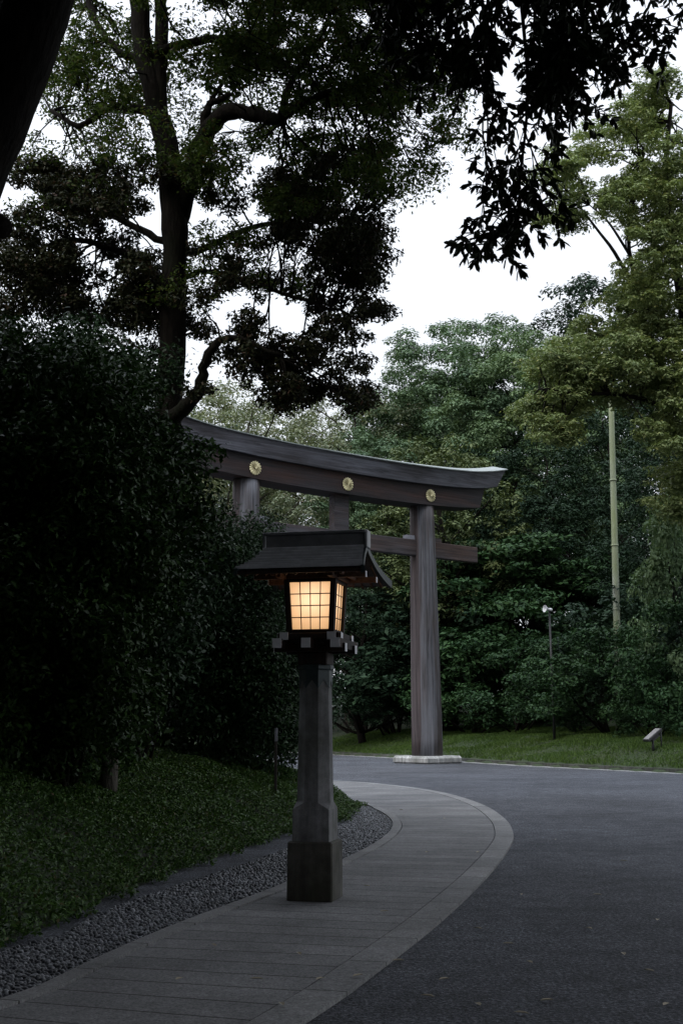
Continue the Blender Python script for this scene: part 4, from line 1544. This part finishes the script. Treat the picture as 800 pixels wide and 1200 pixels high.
# ------------------------------------------------------------------ shrubs along the top of the bank
def shrub_proto(seed, h, w, leaf, size, cover, flat, n=30, cl=(.5, .85), droop=0.0):
    g = np.random.default_rng(seed)
    tm = MB(); cls = []
    for _ in range(n):
        z = h * (0.12 + .85 * g.uniform())
        ww = w * math.sqrt(max(0.08, 1 - ((z / h - .35) / .68) ** 2))
        a = g.uniform(0, 6.28); q = ww * (.35 + .65 * math.sqrt(g.uniform()))
        c = np.array([q * math.cos(a), q * math.sin(a), z]); cls.append((c, g.uniform(*cl)))
    for c, r_ in cls[::3]:
        limb(tm, (g.normal() * .1, g.normal() * .1, -.3), c, .05, .012, g, .08, 5, 6)
    tmesh = tm.build('trunk', M['bark']).data
    V = make_crown(cls, size, cover, 7, flat, g, under=.5)
    return tmesh, fast_mesh('foliage', V, 4, L[leaf])
PT['bush'] = shrub_proto(61, 4.2, 2.5, 'under', .17, .75, .65)
PT['layer'] = shrub_proto(62, 6.0, 3.0, 'under', .17, .75, .34, 34, (.8, 1.25))
PT['bushdark'] = shrub_proto(63, 4.4, 2.6, 'dark', .18, .75, .7)
PT['yellow'] = shrub_proto(64, 5.0, 2.0, 'camphor_lite', .17, .75, .7, 28, (.5, .85))
drop_temp()
HT = {'bush': 4.2, 'layer': 6.0, 'bushdark': 4.4, 'yellow': 5.0}
def bush(kind, label, px, D, ytop, rot, wide=1.0, name='bank_shrub', group=None):
    p = on_land(px, D)
    h = at(px, ytop, D)[2] - p[2]
    s = h / HT[kind]
    return plant(name, label, 'shrub', PT[kind], p, rot, s * wide, group, sz=s, parts=('stems', 'foliage'))
bush('bushdark', 'dark shrub on the bank just right of the lantern post', 425, 72, 705, .4, 1.2)
bush('bushdark', 'dark shrub on the bank left of the right gate column', 462, 68, 720, 1.9, 1.1)
bush('bush', 'leafy green shrub on the bank right of the gate column', 552, 62, 752, 2.9, 1.15)
bush('bush', 'leafy shrub left of the loudspeaker pole', 606, 59, 748, .9, 1.2)
bush('layer', 'tall layered green shrub above the loudspeaker pole', 625, 66, 630, 1.1, 1.3)
bush('layer', 'tall layered shrub left of the pale green pole', 668, 64, 652, 4.4, 1.2)
bush('bush', 'leafy green shrub covering the foot of the pale green pole', 715, 51.5, 738, 5.2, 1.15)
bush('bush', 'leafy shrub right of the loudspeaker pole', 676, 54.5, 752, 3.6, 1.2)
bush('bushdark', 'dark shrub right of the pale green pole', 765, 53, 690, 2.2, 1.2)
bush('yellow', 'light yellow green bush reaching in at the right edge', 818, 49, 592, .2, .62)
bush('bush', 'low rounded shrub standing behind the floodlight', 762, 47.2, 782, 1.4, 1.1)
bush('bush', 'leafy green bush low at the right edge', 815, 46, 705, 3.3, .9)
bush('bushdark', 'dark shrub behind the right gate column', 510, 67, 690, 3.9, 1.25)
bush('bush', 'leafy shrub low between gate column and loudspeaker', 580, 65, 700, 5.7, 1.2)

# unseen trees added behind the viewer and to the sides, to shade the near path
PT['shade'] = proto_tree(36, 17, 2.0, 7.5, 'hero_dark', None, .36, 1.2, 120, (1.6, 2.5))
drop_temp()
for i, (x, y, s, r_, lab) in enumerate([(-8, -3, 1.0, .4, 'unseen shade tree added on the near mound behind the viewer'), (5, -9, 1.0, 2.0, 'unseen shade tree added behind the viewer right of the path'),
                            (-13, 6, 1.0, 5.0, 'unseen shade tree added far left beside the tall shrub'),
                            (-3, -12, 1.1, 1.0, 'unseen shade tree added further back behind the viewer'),
                            (-16, -10, 1.1, 4.1, 'unseen shade tree added furthest behind the viewer on the left'), (-19, 16, 1.0, 1.4, 'unseen shade tree added far left beyond the big forked tree')]):
    z = mz(x, y) if inside(np.array([[x, y]], float), MOUND_POLY)[0] else 0.0
    plant('added_shade_tree', lab, 'tree', PT['shade'], (x, y, z), r_, s)

def arching_shade_tree():  # tree added out of view, crown spread to darken the ground below
    g = np.random.default_rng(41)
    b = np.array([9.5, 14.0, 0.0])
    root = empty('arching_shade_tree', b)
    tag(root, 'unseen tall tree added beside the road, its crown shading path and lantern', 'tree')
    tm = MB()
    P = spline([(0, 0, -.3), (0, 0, .5), (-.2, .2, 5), (-.8, 0, 10), (-2.2, -.3, 15), (-4, -.4, 18)], 24)
    tm.tube(P, np.linspace(.42, .12, 24), 14)
    clumps = []
    for _ in range(420):
        yy = g.uniform(8, 25)
        c = np.array([g.uniform(-5, 15), yy, max(9.5, CAM_Z + .66 * yy + 3.6) + g.uniform(0, 3)]) - b
        clumps.append((c, g.uniform(1.1, 1.8)))
        j = int(np.argmin(np.linalg.norm(P[12:] - c, axis=1))) + 12
        limb(tm, P[j], c, .06, .012, g, .06, 5, 6)
    tm.build('trunk', M['bark'], root)
    link('crown', fast_mesh('crown', make_crown(clumps, .28, 1.9, 7, .55, g), 4, L['hero_dark']), root)
arching_shade_tree()

# ------------------------------------------------------------------ fallen leaves
M['dry'] = mat_plain('dry_leaf', (0.34, 0.29, 0.20), .7)
lv = leaf_hex(np.array([[-.03, 0, 0.004]]), np.array([[1.0, 0, 0.05]]), np.array([[0, 0, 1.0]]), np.array([.065]))
lv[:, 2] += .006
lmesh = fast_mesh('fallen_leaf', lv, 4, M['dry'])
for (px, py, on_path) in [(595, 1108, 0), (466, 1128, 0), (640, 1175, 0), (730, 1010, 0), (520, 1150, 0), (560, 1090, 0), (690, 1090, 0), (760, 1140, 0), (610, 1050, 0), (480, 1108, 0),
                          (420, 1146, 1), (375, 1150, 1), (250, 1110, 1), (450, 1070, 1), (500, 1000, 1), (300, 1150, 1), (520, 960, 1), (430, 1040, 1), (210, 1150, 1), (350, 1120, 1), (470, 950, 1), (560, 1000, 1), (330, 1180, 1), (620, 1130, 0), (700, 1050, 0), (770, 1080, 0), (650, 985, 0), (560, 1180, 0), (780, 1180, 0), (500, 1170, 0), (610, 1190, 0), (730, 1120, 0)]:
    p = gnd(px, py, .024 if on_path else 0)
    o = link('fallen_leaf', lmesh, None, (p[0], p[1], .027 if on_path else .002))
    o.rotation_euler = (0, 0, rng.uniform(0, 6.28))
    o.scale = (1.35, 1.35, 1.35)
    tag(o, 'small dry leaf fallen on the pale paving' if on_path else 'small dry leaf fallen on the dark road', 'fallen leaf',
        'fallen leaves on the paving' if on_path else 'fallen leaves on the road')

# ------------------------------------------------------------------ sky and sun
w = bpy.data.worlds.new('World')
sc.world = w
w.use_nodes = True
nt = w.node_tree
bg = nt.nodes['Background']
sky = nt.nodes.new('ShaderNodeTexSky')
sky.sky_type = 'NISHITA'
sky.sun_disc = False
SUN_EL, SUN_AZ = R(44), R(222)      # azimuth clockwise from +Y
sky.sun_elevation = SUN_EL
sky.sun_rotation = SUN_AZ
sky.dust_density = 3.0
mx = nt.nodes.new('ShaderNodeMix')
mx.data_type = 'RGBA'
mx.inputs[0].default_value = 0.82
nt.links.new(sky.outputs['Color'], mx.inputs[6])
tcw = nt.nodes.new('ShaderNodeTexCoord')
sep = nt.nodes.new('ShaderNodeSeparateXYZ')
nt.links.new(tcw.outputs['Generated'], sep.inputs[0])
# overcast layer: brightest overhead, as an even cloud deck is
nz = noise(nt, tcw.outputs['Generated'], 2.2, 5, 0.55)
oc = ramp(nt, sep.outputs['Z'], [(0.0, (12.5, 13.0, 13.8)), (0.35, (12.5, 13.0, 13.8)), (0.55, (13.0, 13.6, 14.8)), (0.9, (38.0, 41.0, 46.0))])
oc = mix(nt, 1.0, oc, ramp(nt, nz, [(0.3, 0.86), (0.7, 1.12)]), 'MULTIPLY')
nt.links.new(oc, mx.inputs[7])
nt.links.new(mx.outputs[2], bg.inputs['Color'])
bg.inputs['Strength'].default_value = 0.1

sd = bpy.data.lights.new('sun', 'SUN')
sd.energy = 1.5
sd.angle = R(25)
sd.color = (1.0, 0.95, 0.86)
so = bpy.data.objects.new('sun', sd)
COL.objects.link(so)
dirv = Vector((math.sin(SUN_AZ) * math.cos(SUN_EL), math.cos(SUN_AZ) * math.cos(SUN_EL), math.sin(SUN_EL)))
so.rotation_euler = dirv.to_track_quat('Z', 'Y').to_euler()
so.location = (0, 0, 40)

# ------------------------------------------------------------------ render settings
sc.view_settings.view_transform = 'Standard'
sc.view_settings.look = 'None'
sc.view_settings.exposure = 0.0
sc.view_settings.gamma = 1.0
sc.render.engine = 'CYCLES'
cy = sc.cycles
cy.max_bounces = 5
cy.diffuse_bounces = 3
cy.glossy_bounces = 2
cy.transmission_bounces = 2
cy.transparent_max_bounces = 4
cy.caustics_reflective = False
cy.caustics_refractive = False
cy.sample_clamp_indirect = 4
cy.use_denoising = True
try:
    cy.denoiser = 'OPENIMAGEDENOISE'
except Exception:
    pass
